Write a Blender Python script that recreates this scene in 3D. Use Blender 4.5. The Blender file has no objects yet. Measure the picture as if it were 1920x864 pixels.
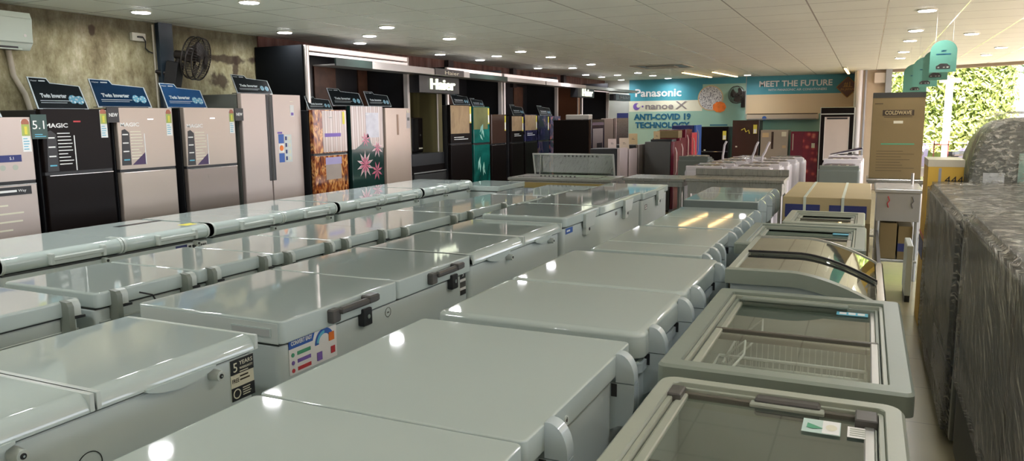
import bpy, math, random
from mathutils import Matrix, Vector, noise
random.seed(7)
sc = bpy.context.scene
COL = sc.collection
PI = math.pi
CAM_H = 1.62

# ------------------------------------------------------------------ materials
MATS = {}
def principled(name, base, rough=.5, metal=0., spec=.5, coat=0., emit=None, estr=0., bump=0., bscale=40., var=0., vscale=3., alpha=1.):
    if name in MATS: return MATS[name]
    m = bpy.data.materials.new(name); m.use_nodes = True
    nt = m.node_tree; b = nt.nodes['Principled BSDF']
    b.inputs['Base Color'].default_value = (*base, 1); b.inputs['Roughness'].default_value = rough
    b.inputs['Metallic'].default_value = metal; b.inputs['Specular IOR Level'].default_value = spec
    b.inputs['Coat Weight'].default_value = coat; b.inputs['Coat Roughness'].default_value = .05
    b.inputs['Alpha'].default_value = alpha
    if emit: b.inputs['Emission Color'].default_value = (*emit, 1); b.inputs['Emission Strength'].default_value = estr
    if var or bump:
        tc = nt.nodes.new('ShaderNodeTexCoord')
    if var:
        n = nt.nodes.new('ShaderNodeTexNoise'); n.inputs['Scale'].default_value = vscale; n.inputs['Detail'].default_value = 5
        nt.links.new(tc.outputs['Object'], n.inputs['Vector'])
        r = nt.nodes.new('ShaderNodeValToRGB')
        r.color_ramp.elements[0].position = .3; r.color_ramp.elements[1].position = .7
        r.color_ramp.elements[0].color = (*[c*(1-var) for c in base], 1); r.color_ramp.elements[1].color = (*[min(1, c*(1+var)) for c in base], 1)
        nt.links.new(n.outputs['Fac'], r.inputs['Fac']); nt.links.new(r.outputs['Color'], b.inputs['Base Color'])
    if bump:
        n2 = nt.nodes.new('ShaderNodeTexNoise'); n2.inputs['Scale'].default_value = bscale; n2.inputs['Detail'].default_value = 3
        nt.links.new(tc.outputs['Object'], n2.inputs['Vector'])
        bp = nt.nodes.new('ShaderNodeBump'); bp.inputs['Strength'].default_value = bump; bp.inputs['Distance'].default_value = .01
        nt.links.new(n2.outputs['Fac'], bp.inputs['Height']); nt.links.new(bp.outputs['Normal'], b.inputs['Normal'])
    MATS[name] = m
    return m
P = principled
WHITE = P('white_enamel', (.48, .555, .525), .04, spec=.75, coat=.25, bump=.006, bscale=5, var=.015, vscale=1.5)
WHITE2 = P('cool_white_enamel', (.52, .60, .62), .1, spec=.6, bump=.006, bscale=6)
BODYW = P('body_white_daylit', (.56, .63, .61), .12, spec=.5, bump=.006, bscale=5)  # lid white lightened for the bodies, painting in daylight on their sides
PLASW = P('white_plastic', (.52, .57, .53), .3, var=.03)
GASK = P('dark_gasket', (.05, .055, .05), .6, bump=.1)
GREYF = P('grey_green_frame', (.25, .29, .245), .35, bump=.03, bscale=30, var=.04)
GREYL = P('light_frame', (.38, .41, .34), .3, bump=.03, bscale=30, var=.04)
INNER = P('freezer_liner', (.46, .50, .47), .25, var=.04)
ALU = P('aluminium_trim', (.62, .63, .6), .3, metal=.85, bump=.02)
CHROME = P('chrome', (.75, .75, .74), .12, metal=1., bump=.01)
BLACKP = P('black_plastic', (.02, .02, .022), .35, bump=.03)
BLACKG = P('black_gloss', (.008, .0055, .005), .3, spec=.12, bump=.01, bscale=4)
CHAR = P('charcoal_handle', (.09, .085, .08), .35, bump=.05)
WIRE = P('white_wire', (.75, .77, .74), .35, bump=.02)
NAVY = P('navy_print', (.03, .04, .16), .5, var=.1)
BLUE = P('blue_print', (.04, .12, .42), .4, var=.08)
CYAN = P('cyan_print', (.12, .45, .6), .4, var=.05)
CREAM = P('cream_print', (.72, .7, .55), .5, var=.04)
PAPER = P('paper_white', (.8, .8, .78), .5, var=.03)
REDP = P('red_print', (.55, .05, .06), .45, var=.1)
GREENP = P('green_print', (.08, .35, .2), .45, var=.1)
YELL = P('yellow_print', (.7, .62, .08), .45, var=.08)
ORNG = P('orange_print', (.8, .2, .03), .5, var=.15, vscale=12)
PURP = P('purple_print', (.2, .12, .42), .45, var=.1)
TANC = P('tan_card', (.6, .45, .25), .6, var=.06)
CARD = P('cardboard', (.23, .17, .075), .75, var=.08, vscale=2, bump=.08, bscale=60)
CARDL = P('cardboard_light', (.45, .36, .19), .7, var=.06, vscale=2, bump=.08, bscale=60)
CARDD = P('cardboard_ink', (.05, .035, .02), .7, var=.1)
YCARD = P('yellow_carton', (.62, .38, .05), .6, var=.1, vscale=3, bump=.05)
STRAP = P('white_strap', (.62, .68, .58), .4, var=.03)
MAROON = P('maroon_gloss', (.16, .012, .03), .15, spec=.6, var=.1)
DBROWN = P('brown_gloss', (.055, .03, .022), .15, spec=.6, var=.1)
BEIGEF = P('beige_metal', (.42, .36, .29), .3, metal=.3, var=.04)
PINKF = P('rose_beige_door', (.52, .40, .33), .25, metal=.25, spec=.6, var=.03)
GREYD = P('dark_grey_panel', (.10, .10, .095), .45, var=.06)
GREYS = P('greenish_grey_panel', (.13, .14, .12), .5, var=.06)
FANB = P('fan_black', (.02, .016, .014), .4, var=.2)
TEAL = P('teal_acrylic', (.10, .25, .19), .2, var=.05)
WOODD = P('dark_wood_panel', (.10, .045, .025), .45, var=.3, vscale=8)
ACW = P('ac_white', (.60, .70, .62), .3, var=.02)
SOCK = P('socket_white', (.62, .62, .52), .4, var=.05)
COLB = P('blue_grey_steel', (.035, .055, .075), .45, var=.25, vscale=6)
RUBBER = P('rubber', (.015, .015, .015), .8, bump=.1)
WASHW = P('washer_white', (.66, .62, .64), .3, var=.04)
WASHG = P('washer_grey', (.13, .15, .13), .4, var=.05)
LED = P('cool_led_panel', (.9, .9, .9), .4, emit=(.95, .93, 1), estr=26, var=.01)
WARM = P('warm_led_tube', (.9, .7, .4), .4, emit=(1, .62, .25), estr=6, var=.01)
LEDSTRIP = P('frame_led_strip', (.9, .8, .78), .4, emit=(1, .86, .82), estr=.5, var=.01)
FRAMEW = P('kiosk_white_frame', (.6, .55, .52), .35, var=.04)
PIPE = P('pvc_pipe', (.5, .46, .36), .5, var=.12, vscale=9)

def brushed(name, base, rough, metal=.9, sx=(1, 1, 60), amt=.12):
    m = P(name, base, rough, metal=metal)
    nt = m.node_tree; b = nt.nodes['Principled BSDF']
    tc = nt.nodes.new('ShaderNodeTexCoord'); mp = nt.nodes.new('ShaderNodeMapping'); mp.inputs['Scale'].default_value = sx
    n = nt.nodes.new('ShaderNodeTexNoise'); n.inputs['Scale'].default_value = 6; n.inputs['Detail'].default_value = 4
    r = nt.nodes.new('ShaderNodeMapRange'); r.inputs['To Min'].default_value = rough-amt; r.inputs['To Max'].default_value = rough+amt
    nt.links.new(tc.outputs['Object'], mp.inputs['Vector']); nt.links.new(mp.outputs['Vector'], n.inputs['Vector'])
    nt.links.new(n.outputs['Fac'], r.inputs['Value']); nt.links.new(r.outputs['Result'], b.inputs['Roughness'])
    return m
STEEL = brushed('brushed_steel', (.44, .43, .40), .3, .9, (40, 1, 1))
SILVER = brushed('silver_door', (.42, .355, .30), .33, .55, (60, 60, 1), .06)
SILVERL = brushed('light_silver_door', (.52, .44, .40), .35, .4, (60, 60, 1), .05)
SILVER2 = brushed('dull_silver_door', (.28, .23, .20), .3, .6, (60, 60, 1), .06)
WRAPM = brushed('wrapped_steel', (.17, .165, .145), .4, .5, (4, 4, 4), .1)

def glass_mat(name, tint, fac=.12, rough=.03):
    m = bpy.data.materials.new(name); m.use_nodes = True; nt = m.node_tree; nt.nodes.clear()
    o = nt.nodes.new('ShaderNodeOutputMaterial'); mix = nt.nodes.new('ShaderNodeMixShader')
    t = nt.nodes.new('ShaderNodeBsdfTransparent'); t.inputs[0].default_value = (*tint, 1)
    g = nt.nodes.new('ShaderNodeBsdfGlossy'); g.inputs['Roughness'].default_value = rough; g.inputs[0].default_value = (.9, .95, .92, 1)
    f = nt.nodes.new('ShaderNodeFresnel'); f.inputs['IOR'].default_value = 1.5
    tc = nt.nodes.new('ShaderNodeTexCoord'); n = nt.nodes.new('ShaderNodeTexNoise'); n.inputs['Scale'].default_value = 2.5
    bp = nt.nodes.new('ShaderNodeBump'); bp.inputs['Strength'].default_value = .03; bp.inputs['Distance'].default_value = .01
    nt.links.new(tc.outputs['Object'], n.inputs['Vector']); nt.links.new(n.outputs['Fac'], bp.inputs['Height']); nt.links.new(bp.outputs['Normal'], g.inputs['Normal'])
    a = nt.nodes.new('ShaderNodeMath'); a.operation = 'MULTIPLY_ADD'; a.inputs[1].default_value = 1.; a.inputs[2].default_value = fac; a.use_clamp = True
    geo = nt.nodes.new('ShaderNodeNewGeometry'); inv = nt.nodes.new('ShaderNodeMath'); inv.operation = 'SUBTRACT'; inv.inputs[0].default_value = 1; nt.links.new(geo.outputs['Backfacing'], inv.inputs[1])
    mu = nt.nodes.new('ShaderNodeMath'); mu.operation = 'MULTIPLY'; nt.links.new(a.outputs[0], mu.inputs[0]); nt.links.new(inv.outputs[0], mu.inputs[1])
    nt.links.new(f.outputs[0], a.inputs[0]); nt.links.new(mu.outputs[0], mix.inputs[0])
    nt.links.new(t.outputs[0], mix.inputs[1]); nt.links.new(g.outputs[0], mix.inputs[2]); nt.links.new(mix.outputs[0], o.inputs[0])
    return m
GLASS = glass_mat('lid_glass', (.93, .96, .94), .12)
GLASSC = glass_mat('curved_lid_glass', (.66, .66, .62), .3)
GUARD = glass_mat('sneeze_guard_glass', (.6, .7, .55), .3)

def film_mat(name='stretch_film', st=.7, amin=.5, base=(.13, .122, .095)):
    m = bpy.data.materials.new(name); m.use_nodes = True; nt = m.node_tree; b = nt.nodes['Principled BSDF']
    b.inputs['Roughness'].default_value = .1; b.inputs['Specular IOR Level'].default_value = .9
    tc = nt.nodes.new('ShaderNodeTexCoord')
    def streak(rx, ry, rz, sc_, scale, dist):
        # rotate first, then stretch, so the creases run along the pulled direction
        m1 = nt.nodes.new('ShaderNodeMapping'); m1.vector_type = 'POINT'; m1.inputs['Rotation'].default_value = (math.radians(rx), math.radians(ry), math.radians(rz))
        m2 = nt.nodes.new('ShaderNodeMapping'); m2.inputs['Scale'].default_value = sc_
        n = nt.nodes.new('ShaderNodeTexNoise'); n.inputs['Scale'].default_value = scale; n.inputs['Detail'].default_value = 5; n.inputs['Distortion'].default_value = dist
        nt.links.new(tc.outputs['Object'], m1.inputs['Vector']); nt.links.new(m1.outputs['Vector'], m2.inputs['Vector']); nt.links.new(m2.outputs['Vector'], n.inputs['Vector'])
        return n
    def ramp(src, a, c):
        r = nt.nodes.new('ShaderNodeMapRange'); r.interpolation_type = 'SMOOTHSTEP'; r.inputs['From Min'].default_value = a; r.inputs['From Max'].default_value = c; nt.links.new(src, r.inputs['Value']); return r.outputs['Result']
    def op(o, x, y):
        q = nt.nodes.new('ShaderNodeMath'); q.operation = o
        for k, v in ((0, x), (1, y)):
            if isinstance(v, float): q.inputs[k].default_value = v
            else: nt.links.new(v, q.inputs[k])
        return q.outputs[0]
    a = streak(-30, 8, 12, (24, 2.0, 62), 1., .3); c = streak(-62, 0, -14, (24, 2.2, 64), 1., .3); d = streak(-45, 0, 0, (16, 2.2, 100), 1.0, .2)
    big = streak(0, 0, 0, (1, 1, 1), 2.6, .6); big2 = streak(0, 40, 0, (1.3, 1, .8), 3.7, .4)
    m1 = op('MULTIPLY', ramp(a.outputs['Fac'], .53, .60), ramp(big.outputs['Fac'], .42, .54))
    m2 = op('MULTIPLY', ramp(c.outputs['Fac'], .54, .61), ramp(big2.outputs['Fac'], .46, .56))
    m3 = op('MULTIPLY', ramp(d.outputs['Fac'], .53, .60), .5)
    mask = op('MULTIPLY', op('MAXIMUM', op('MAXIMUM', m1, m2), m3), st)
    mx = nt.nodes.new('ShaderNodeMix'); mx.data_type = 'RGBA'; mx.inputs['A'].default_value = (*base, 1); mx.inputs['B'].default_value = (.8, .76, .64, 1)
    nt.links.new(mask, mx.inputs['Factor']); nt.links.new(mx.outputs['Result'], b.inputs['Base Color'])
    al = nt.nodes.new('ShaderNodeMapRange'); al.inputs['To Min'].default_value = amin; al.inputs['To Max'].default_value = .95; nt.links.new(mask, al.inputs['Value']); nt.links.new(al.outputs['Result'], b.inputs['Alpha'])
    hh = op('ADD', op('ADD', op('MULTIPLY', a.outputs['Fac'], .6), op('MULTIPLY', c.outputs['Fac'], .5)), big2.outputs['Fac'])
    bp = nt.nodes.new('ShaderNodeBump'); bp.inputs['Strength'].default_value = 1; bp.inputs['Distance'].default_value = .06
    nt.links.new(hh, bp.inputs['Height']); nt.links.new(bp.outputs['Normal'], b.inputs['Normal'])
    return m
FILM = film_mat()
FILMD = film_mat('loose_film', .45, .35, (.17, .18, .13))

def ramp_mat(name, stops, rough=.3, kind='noise', scale=4., mp_scale=(1, 1, 1), detail=6, dist=0., coord='Object', spec=.5):
    m = bpy.data.materials.new(name); m.use_nodes = True; nt = m.node_tree; b = nt.nodes['Principled BSDF']
    b.inputs['Roughness'].default_value = rough; b.inputs['Specular IOR Level'].default_value = spec
    tc = nt.nodes.new('ShaderNodeTexCoord'); mp = nt.nodes.new('ShaderNodeMapping'); mp.inputs['Scale'].default_value = mp_scale
    nt.links.new(tc.outputs[coord], mp.inputs['Vector'])
    if kind == 'noise':
        n = nt.nodes.new('ShaderNodeTexNoise'); n.inputs['Detail'].default_value = detail; n.inputs['Distortion'].default_value = dist; out = 'Fac'
    elif kind == 'wave':
        n = nt.nodes.new('ShaderNodeTexWave'); n.inputs['Distortion'].default_value = dist; n.inputs['Detail'].default_value = detail; out = 'Fac'
    else:
        n = nt.nodes.new('ShaderNodeTexVoronoi'); out = 'Distance'
    n.inputs['Scale'].default_value = scale
    nt.links.new(mp.outputs['Vector'], n.inputs['Vector'])
    r = nt.nodes.new('ShaderNodeValToRGB'); els = r.color_ramp.elements
    while len(els) < len(stops): els.new(.5)
    for e, (p, c) in zip(els, stops): e.position = p; e.color = (*c, 1)
    nt.links.new(n.outputs[out], r.inputs['Fac']); nt.links.new(r.outputs['Color'], b.inputs['Base Color'])
    return m
FIRE = ramp_mat('amber_leaf_pattern', [(.35, (.06, .008, .008)), (.5, (.35, .09, .02)), (.6, (.75, .38, .12)), (.7, (.12, .02, .02))], .12, 'noise', 14, (1.5, 1, .6), 8, 1.2)
DRAPE = ramp_mat('draped_stripe_pattern', [(.2, (.5, .38, .33)), (.5, (.25, .17, .15)), (.8, (.58, .48, .44))], .15, 'wave', 3.5, (1, 0, .1), 3, 3)
EMERALD = ramp_mat('emerald_pattern', [(.3, (.004, .06, .05)), (.6, (.01, .14, .115)), (.85, (.04, .26, .21))], .12, 'noise', 3, (1, 1, .6), 6, 1.5)
NIGHT = ramp_mat('dark_blue_pattern', [(.35, (.008, .008, .02)), (.55, (.03, .03, .1)), (.7, (.3, .2, .14))], .12, 'noise', 5, (1, 1, .7), 6, 1.2)
CORAL = ramp_mat('dark_coral_pattern', [(.35, (.02, .02, .05)), (.5, (.1, .08, .16)), (.62, (.5, .16, .12)), (.75, (.08, .08, .14))], .15, 'noise', 8, (1, 1, .6), 6, 1.5)
TANREF = ramp_mat('tan_mirror_pattern', [(.3, (.28, .2, .13)), (.55, (.42, .3, .18)), (.75, (.18, .13, .09))], .12, 'noise', 4, (1, 1, .6), 4, 1)
FLOWRED = ramp_mat('red_flower_pattern', [(.0, (.7, .35, .25)), (.22, (.6, .08, .08)), (.38, (.25, .02, .04)), (1, (.15, .01, .03))], .2, 'voronoi', 7)
WOODN = ramp_mat('niche_wood', [(.2, (.13, .11, .05)), (.5, (.22, .19, .085)), (.8, (.10, .085, .04))], .5, 'wave', 3, (1, 1, .05), 4, 4)
WOODB = ramp_mat('orange_wood_panel', [(.2, (.22, .10, .05)), (.5, (.30, .15, .08)), (.8, (.16, .07, .035))], .5, 'wave', 2.5, (1, 1, .05), 4, 4)
LEAF = ramp_mat('hedge_leaves', [(.3, (.2, .28, .06)), (.55, (.55, .62, .22)), (.75, (.8, .82, .5))], .6, 'noise', 4)
LEAFB = ramp_mat('tree_leaves', [(.3, (.12, .2, .08)), (.7, (.35, .42, .25))], .6, 'noise', 4)
BARK = ramp_mat('bark', [(.3, (.12, .09, .06)), (.7, (.25, .2, .15))], .8, 'noise', 12)
STONEW = ramp_mat('stone_speckle', [(.3, (.12, .12, .14)), (.5, (.75, .75, .75)), (.6, (.15, .15, .18))], .5, 'noise', 30)
BRICK = ramp_mat('dark_brick_band', [(.3, (.05, .02, .015)), (.5, (.12, .05, .035)), (.7, (.16, .10, .08))], .8, 'noise', 3, (1, 3, .5), 8)

def concrete_mat():
    m = bpy.data.materials.new('stained_concrete'); m.use_nodes = True; nt = m.node_tree; b = nt.nodes['Principled BSDF']
    b.inputs['Roughness'].default_value = .85
    tc = nt.nodes.new('ShaderNodeTexCoord')
    mp = nt.nodes.new('ShaderNodeMapping'); mp.inputs['Scale'].default_value = (1, 2.2, 1.1); nt.links.new(tc.outputs['Object'], mp.inputs['Vector'])
    n = nt.nodes.new('ShaderNodeTexNoise'); n.inputs['Scale'].default_value = 3.2; n.inputs['Detail'].default_value = 12; n.inputs['Roughness'].default_value = .78
    nt.links.new(mp.outputs['Vector'], n.inputs['Vector'])
    r = nt.nodes.new('ShaderNodeValToRGB'); e = r.color_ramp.elements; e.new(.5); e.new(.58)
    for k, (p, c) in enumerate([(.28, (.12, .09, .05)), (.42, (.29, .26, .14)), (.54, (.42, .39, .235)), (.68, (.64, .60, .43))]): e[k].position = p; e[k].color = (*c, 1)
    nt.links.new(n.outputs['Fac'], r.inputs['Fac'])
    n2 = nt.nodes.new('ShaderNodeTexNoise'); n2.inputs['Scale'].default_value = 1.3; n2.inputs['Detail'].default_value = 8; n2.inputs['Roughness'].default_value = .7
    nt.links.new(tc.outputs['Object'], n2.inputs['Vector'])
    r2 = nt.nodes.new('ShaderNodeValToRGB'); r2.color_ramp.elements[0].position = .38; r2.color_ramp.elements[1].position = .52
    r2.color_ramp.elements[0].color = (.25, .17, .12, 1); r2.color_ramp.elements[1].color = (1, 1, 1, 1)
    nt.links.new(n2.outputs['Fac'], r2.inputs['Fac'])
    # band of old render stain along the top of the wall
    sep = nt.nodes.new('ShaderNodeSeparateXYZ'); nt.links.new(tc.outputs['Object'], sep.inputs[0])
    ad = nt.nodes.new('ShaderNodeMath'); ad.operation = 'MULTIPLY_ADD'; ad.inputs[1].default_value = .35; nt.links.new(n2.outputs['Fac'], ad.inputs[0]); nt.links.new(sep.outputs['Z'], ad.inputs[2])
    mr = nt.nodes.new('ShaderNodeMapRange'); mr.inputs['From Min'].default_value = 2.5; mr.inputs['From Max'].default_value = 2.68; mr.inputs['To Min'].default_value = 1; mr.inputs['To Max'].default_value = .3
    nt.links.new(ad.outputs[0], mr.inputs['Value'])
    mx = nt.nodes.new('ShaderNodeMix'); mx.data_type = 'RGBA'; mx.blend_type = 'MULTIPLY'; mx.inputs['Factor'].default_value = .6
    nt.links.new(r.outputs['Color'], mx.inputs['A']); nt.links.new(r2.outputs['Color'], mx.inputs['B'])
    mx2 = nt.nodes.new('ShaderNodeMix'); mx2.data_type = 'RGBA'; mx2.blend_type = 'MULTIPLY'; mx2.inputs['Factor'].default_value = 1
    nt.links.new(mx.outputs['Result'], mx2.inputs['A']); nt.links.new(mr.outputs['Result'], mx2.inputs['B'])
    last = mx2.outputs['Result']
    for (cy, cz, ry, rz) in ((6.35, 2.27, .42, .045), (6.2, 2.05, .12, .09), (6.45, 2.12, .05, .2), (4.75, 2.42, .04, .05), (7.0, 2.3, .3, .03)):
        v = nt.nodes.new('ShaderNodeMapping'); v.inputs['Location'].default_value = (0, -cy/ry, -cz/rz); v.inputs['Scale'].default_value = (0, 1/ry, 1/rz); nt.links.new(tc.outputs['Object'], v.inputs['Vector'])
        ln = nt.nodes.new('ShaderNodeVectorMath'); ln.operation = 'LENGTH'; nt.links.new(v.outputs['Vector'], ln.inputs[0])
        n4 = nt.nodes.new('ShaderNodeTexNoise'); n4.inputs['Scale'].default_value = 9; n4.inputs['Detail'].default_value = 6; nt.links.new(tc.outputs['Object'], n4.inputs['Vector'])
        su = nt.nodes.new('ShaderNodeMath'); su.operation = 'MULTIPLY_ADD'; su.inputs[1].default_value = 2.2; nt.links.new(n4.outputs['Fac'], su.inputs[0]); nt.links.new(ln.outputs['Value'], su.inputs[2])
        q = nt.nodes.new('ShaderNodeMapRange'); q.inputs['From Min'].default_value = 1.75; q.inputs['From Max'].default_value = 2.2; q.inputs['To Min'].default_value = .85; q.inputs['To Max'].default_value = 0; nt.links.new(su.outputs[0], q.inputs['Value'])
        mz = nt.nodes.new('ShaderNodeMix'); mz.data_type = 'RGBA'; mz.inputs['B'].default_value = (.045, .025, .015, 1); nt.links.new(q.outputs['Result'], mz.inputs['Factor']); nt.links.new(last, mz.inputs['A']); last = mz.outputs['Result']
    nt.links.new(last, b.inputs['Base Color'])
    bp = nt.nodes.new('ShaderNodeBump'); bp.inputs['Strength'].default_value = .4; bp.inputs['Distance'].default_value = .02
    nt.links.new(n.outputs['Fac'], bp.inputs['Height']); nt.links.new(bp.outputs['Normal'], b.inputs['Normal'])
    return m

def grid_mat(name, base, line, size, ox, oy, wx, wy, rough=.6, var=.05, spec=.4, linex=None, gloss=False):
    """square tiles with joints; size m, offsets, joint widths as a share of the tile"""
    m = bpy.data.materials.new(name); m.use_nodes = True; nt = m.node_tree; b = nt.nodes['Principled BSDF']
    b.inputs['Roughness'].default_value = rough; b.inputs['Specular IOR Level'].default_value = spec
    tc = nt.nodes.new('ShaderNodeTexCoord'); sep = nt.nodes.new('ShaderNodeSeparateXYZ'); nt.links.new(tc.outputs['Object'], sep.inputs[0])
    def joint(axis, off, w):
        a = nt.nodes.new('ShaderNodeMath'); a.operation = 'SUBTRACT'; a.inputs[1].default_value = off - w*size/2; nt.links.new(sep.outputs[axis], a.inputs[0])
        d = nt.nodes.new('ShaderNodeMath'); d.operation = 'DIVIDE'; d.inputs[1].default_value = size; nt.links.new(a.outputs[0], d.inputs[0])
        f = nt.nodes.new('ShaderNodeMath'); f.operation = 'FRACT'; nt.links.new(d.outputs[0], f.inputs[0])
        l = nt.nodes.new('ShaderNodeMath'); l.operation = 'LESS_THAN'; l.inputs[1].default_value = w; nt.links.new(f.outputs[0], l.inputs[0])
        return l
    jx = joint('X', ox, wx); jy = joint('Y', oy, wy)
    n = nt.nodes.new('ShaderNodeTexNoise'); n.inputs['Scale'].default_value = 1.2; n.inputs['Detail'].default_value = 4; nt.links.new(tc.outputs['Object'], n.inputs['Vector'])
    r = nt.nodes.new('ShaderNodeValToRGB'); r.color_ramp.elements[0].position = .3; r.color_ramp.elements[1].position = .7
    r.color_ramp.elements[0].color = (*[c*(1-var) for c in base], 1); r.color_ramp.elements[1].color = (*[c*(1+var) for c in base], 1)
    nt.links.new(n.outputs['Fac'], r.inputs['Fac'])
    m1 = nt.nodes.new('ShaderNodeMix'); m1.data_type = 'RGBA'; m1.inputs['B'].default_value = (*line, 1)
    m2 = nt.nodes.new('ShaderNodeMix'); m2.data_type = 'RGBA'; m2.inputs['B'].default_value = (*(linex or line), 1)
    nt.links.new(jy.outputs[0], m1.inputs['Factor']); nt.links.new(r.outputs['Color'], m1.inputs['A'])
    nt.links.new(jx.outputs[0], m2.inputs['Factor']); nt.links.new(m1.outputs['Result'], m2.inputs['A'])
    nt.links.new(m2.outputs['Result'], b.inputs['Base Color'])
    if gloss:
        rr = nt.nodes.new('ShaderNodeMapRange'); rr.inputs['To Min'].default_value = rough; rr.inputs['To Max'].default_value = .18; nt.links.new(jx.outputs[0], rr.inputs['Value']); nt.links.new(rr.outputs['Result'], b.inputs['Roughness'])
        rm = nt.nodes.new('ShaderNodeMath'); rm.operation = 'MULTIPLY'; rm.inputs[1].default_value = .25; nt.links.new(jx.outputs[0], rm.inputs[0]); nt.links.new(rm.outputs[0], b.inputs['Metallic'])
    mxx = nt.nodes.new('ShaderNodeMath'); mxx.operation = 'MAXIMUM'; nt.links.new(jx.outputs[0], mxx.inputs[0]); nt.links.new(jy.outputs[0], mxx.inputs[1])
    bp = nt.nodes.new('ShaderNodeBump'); bp.inputs['Strength'].default_value = .25; bp.inputs['Distance'].default_value = .004; bp.invert = True
    nt.links.new(mxx.outputs[0], bp.inputs['Height']); nt.links.new(bp.outputs['Normal'], b.inputs['Normal'])
    return m

# ------------------------------------------------------------------ mesh builder
class MB:
    def __init__(s): s.v = []; s.f = []; s.m = []; s.mats = []; s.M = None
    def mi(s, m):
        if m not in s.mats: s.mats.append(m)
        return s.mats.index(m)
    def add(s, vs, fs, m):
        o = len(s.v); k = s.mi(m)
        if s.M is not None: vs = [tuple(s.M @ Vector(p)) for p in vs]
        s.v += [tuple(p) for p in vs]
        for f in fs: s.f.append(tuple(i+o for i in f)); s.m.append(k)
        return s
    def box(s, x0, x1, y0, y1, z0, z1, m, b=0., r=None, seg=2):
        if b > 0 or r:
            r = r or b
            return s.loft(x0, x1, y0, y1, [(z0, b), (z0+b, 0), (z1-b, 0), (z1, b)] if b > 0 else [(z0, 0), (z1, 0)], m, r, seg)
        vs = [(x, y, z) for z in (z0, z1) for y in (y0, y1) for x in (x0, x1)]
        return s.add(vs, [(0, 2, 3, 1), (4, 5, 7, 6), (0, 1, 5, 4), (1, 3, 7, 5), (3, 2, 6, 7), (2, 0, 4, 6)], m)
    def loft(s, x0, x1, y0, y1, layers, m, r=.02, seg=3, cap=True):
        vs = []; n = 4*(seg+1)
        for z, ins in layers:
            a0, a1, b0, b1 = x0+ins, x1-ins, y0+ins, y1-ins; rr = max(r-ins, .0008)
            rr = min(rr, (a1-a0)/2.01, (b1-b0)/2.01)
            for cx, cy, st in ((a1-rr, b0+rr, -PI/2), (a1-rr, b1-rr, 0), (a0+rr, b1-rr, PI/2), (a0+rr, b0+rr, PI)):
                for i in range(seg+1):
                    a = st + PI/2*i/seg; vs.append((cx+rr*math.cos(a), cy+rr*math.sin(a), z))
        fs = []
        for l in range(len(layers)-1):
            for i in range(n):
                j = (i+1) % n; fs.append((l*n+i, l*n+j, (l+1)*n+j, (l+1)*n+i))
        if cap: fs.append(tuple(range(n))[::-1]); fs.append(tuple((len(layers)-1)*n+i for i in range(n)))
        return s.add(vs, fs, m)
    def frame(s, x0, x1, y0, y1, z0, z1, wx0, wx1, wy0, wy1, m, r=.03, seg=4, lip=.0):
        """rectangular ring with rounded outer corners; w** are rim widths; lip rounds the top edge"""
        n = 4*(seg+1)
        def ring(a0, a1, b0, b1, rr, z):
            o = []
            for cx, cy, st in ((a1-rr, b0+rr, -PI/2), (a1-rr, b1-rr, 0), (a0+rr, b1-rr, PI/2), (a0+rr, b0+rr, PI)):
                for i in range(seg+1):
                    a = st+PI/2*i/seg; o.append((cx+rr*math.cos(a), cy+rr*math.sin(a), z))
            return o
        L = lip or .004
        i0, i1, j0, j1 = x0+wx0, x1-wx1, y0+wy0, y1-wy1; ri = max(r*.4, .004)
        rings = [ring(x0, x1, y0, y1, r, z0), ring(x0, x1, y0, y1, r, z1-L), ring(x0+L, x1-L, y0+L, y1-L, max(r-L, .002), z1),
                 ring(i0-.002, i1+.002, j0-.002, j1+.002, ri, z1), ring(i0, i1, j0, j1, ri, z1-.003), ring(i0, i1, j0, j1, ri, z0)]
        vs = [p for q in rings for p in q]; fs = []
        for l in range(6):
            a, b = l*n, ((l+1) % 6)*n
            for i in range(n):
                j = (i+1) % n; fs.append((a+i, a+j, b+j, b+i))
        return s.add(vs, fs, m)
    def cyl(s, p0, p1, r, m, seg=12, r1=None, cap=True):
        p0, p1 = Vector(p0), Vector(p1); d = (p1-p0).normalized(); r1 = r if r1 is None else r1
        a = d.orthogonal().normalized(); b = d.cross(a)
        vs = []
        for p, rr in ((p0, r), (p1, r1)):
            for i in range(seg):
                t = 2*PI*i/seg; vs.append(p+a*rr*math.cos(t)+b*rr*math.sin(t))
        fs = [(i, (i+1) % seg, seg+(i+1) % seg, seg+i) for i in range(seg)]
        if cap: fs += [tuple(range(seg))[::-1], tuple(range(seg, 2*seg))]
        return s.add(vs, fs, m)
    def tube(s, pts, r, m, seg=8, closed=False):
        pts = [Vector(p) for p in pts]; n = len(pts); vs = []; up = None
        for i, p in enumerate(pts):
            if closed: d = (pts[(i+1) % n]-pts[i-1]).normalized()
            else: d = (pts[min(i+1, n-1)]-pts[max(i-1, 0)]).normalized()
            if up is None: up = d.orthogonal().normalized()
            up = (up-d*up.dot(d)).normalized(); b = d.cross(up)
            for k in range(seg):
                t = 2*PI*k/seg; vs.append(p+up*r*math.cos(t)+b*r*math.sin(t))
        fs = []
        for i in range(n if closed else n-1):
            j = (i+1) % n
            for k in range(seg): l = (k+1) % seg; fs.append((i*seg+k, i*seg+l, j*seg+l, j*seg+k))
        if not closed: fs += [tuple(range(seg))[::-1], tuple((n-1)*seg+k for k in range(seg))]
        return s.add(vs, fs, m)
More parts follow.
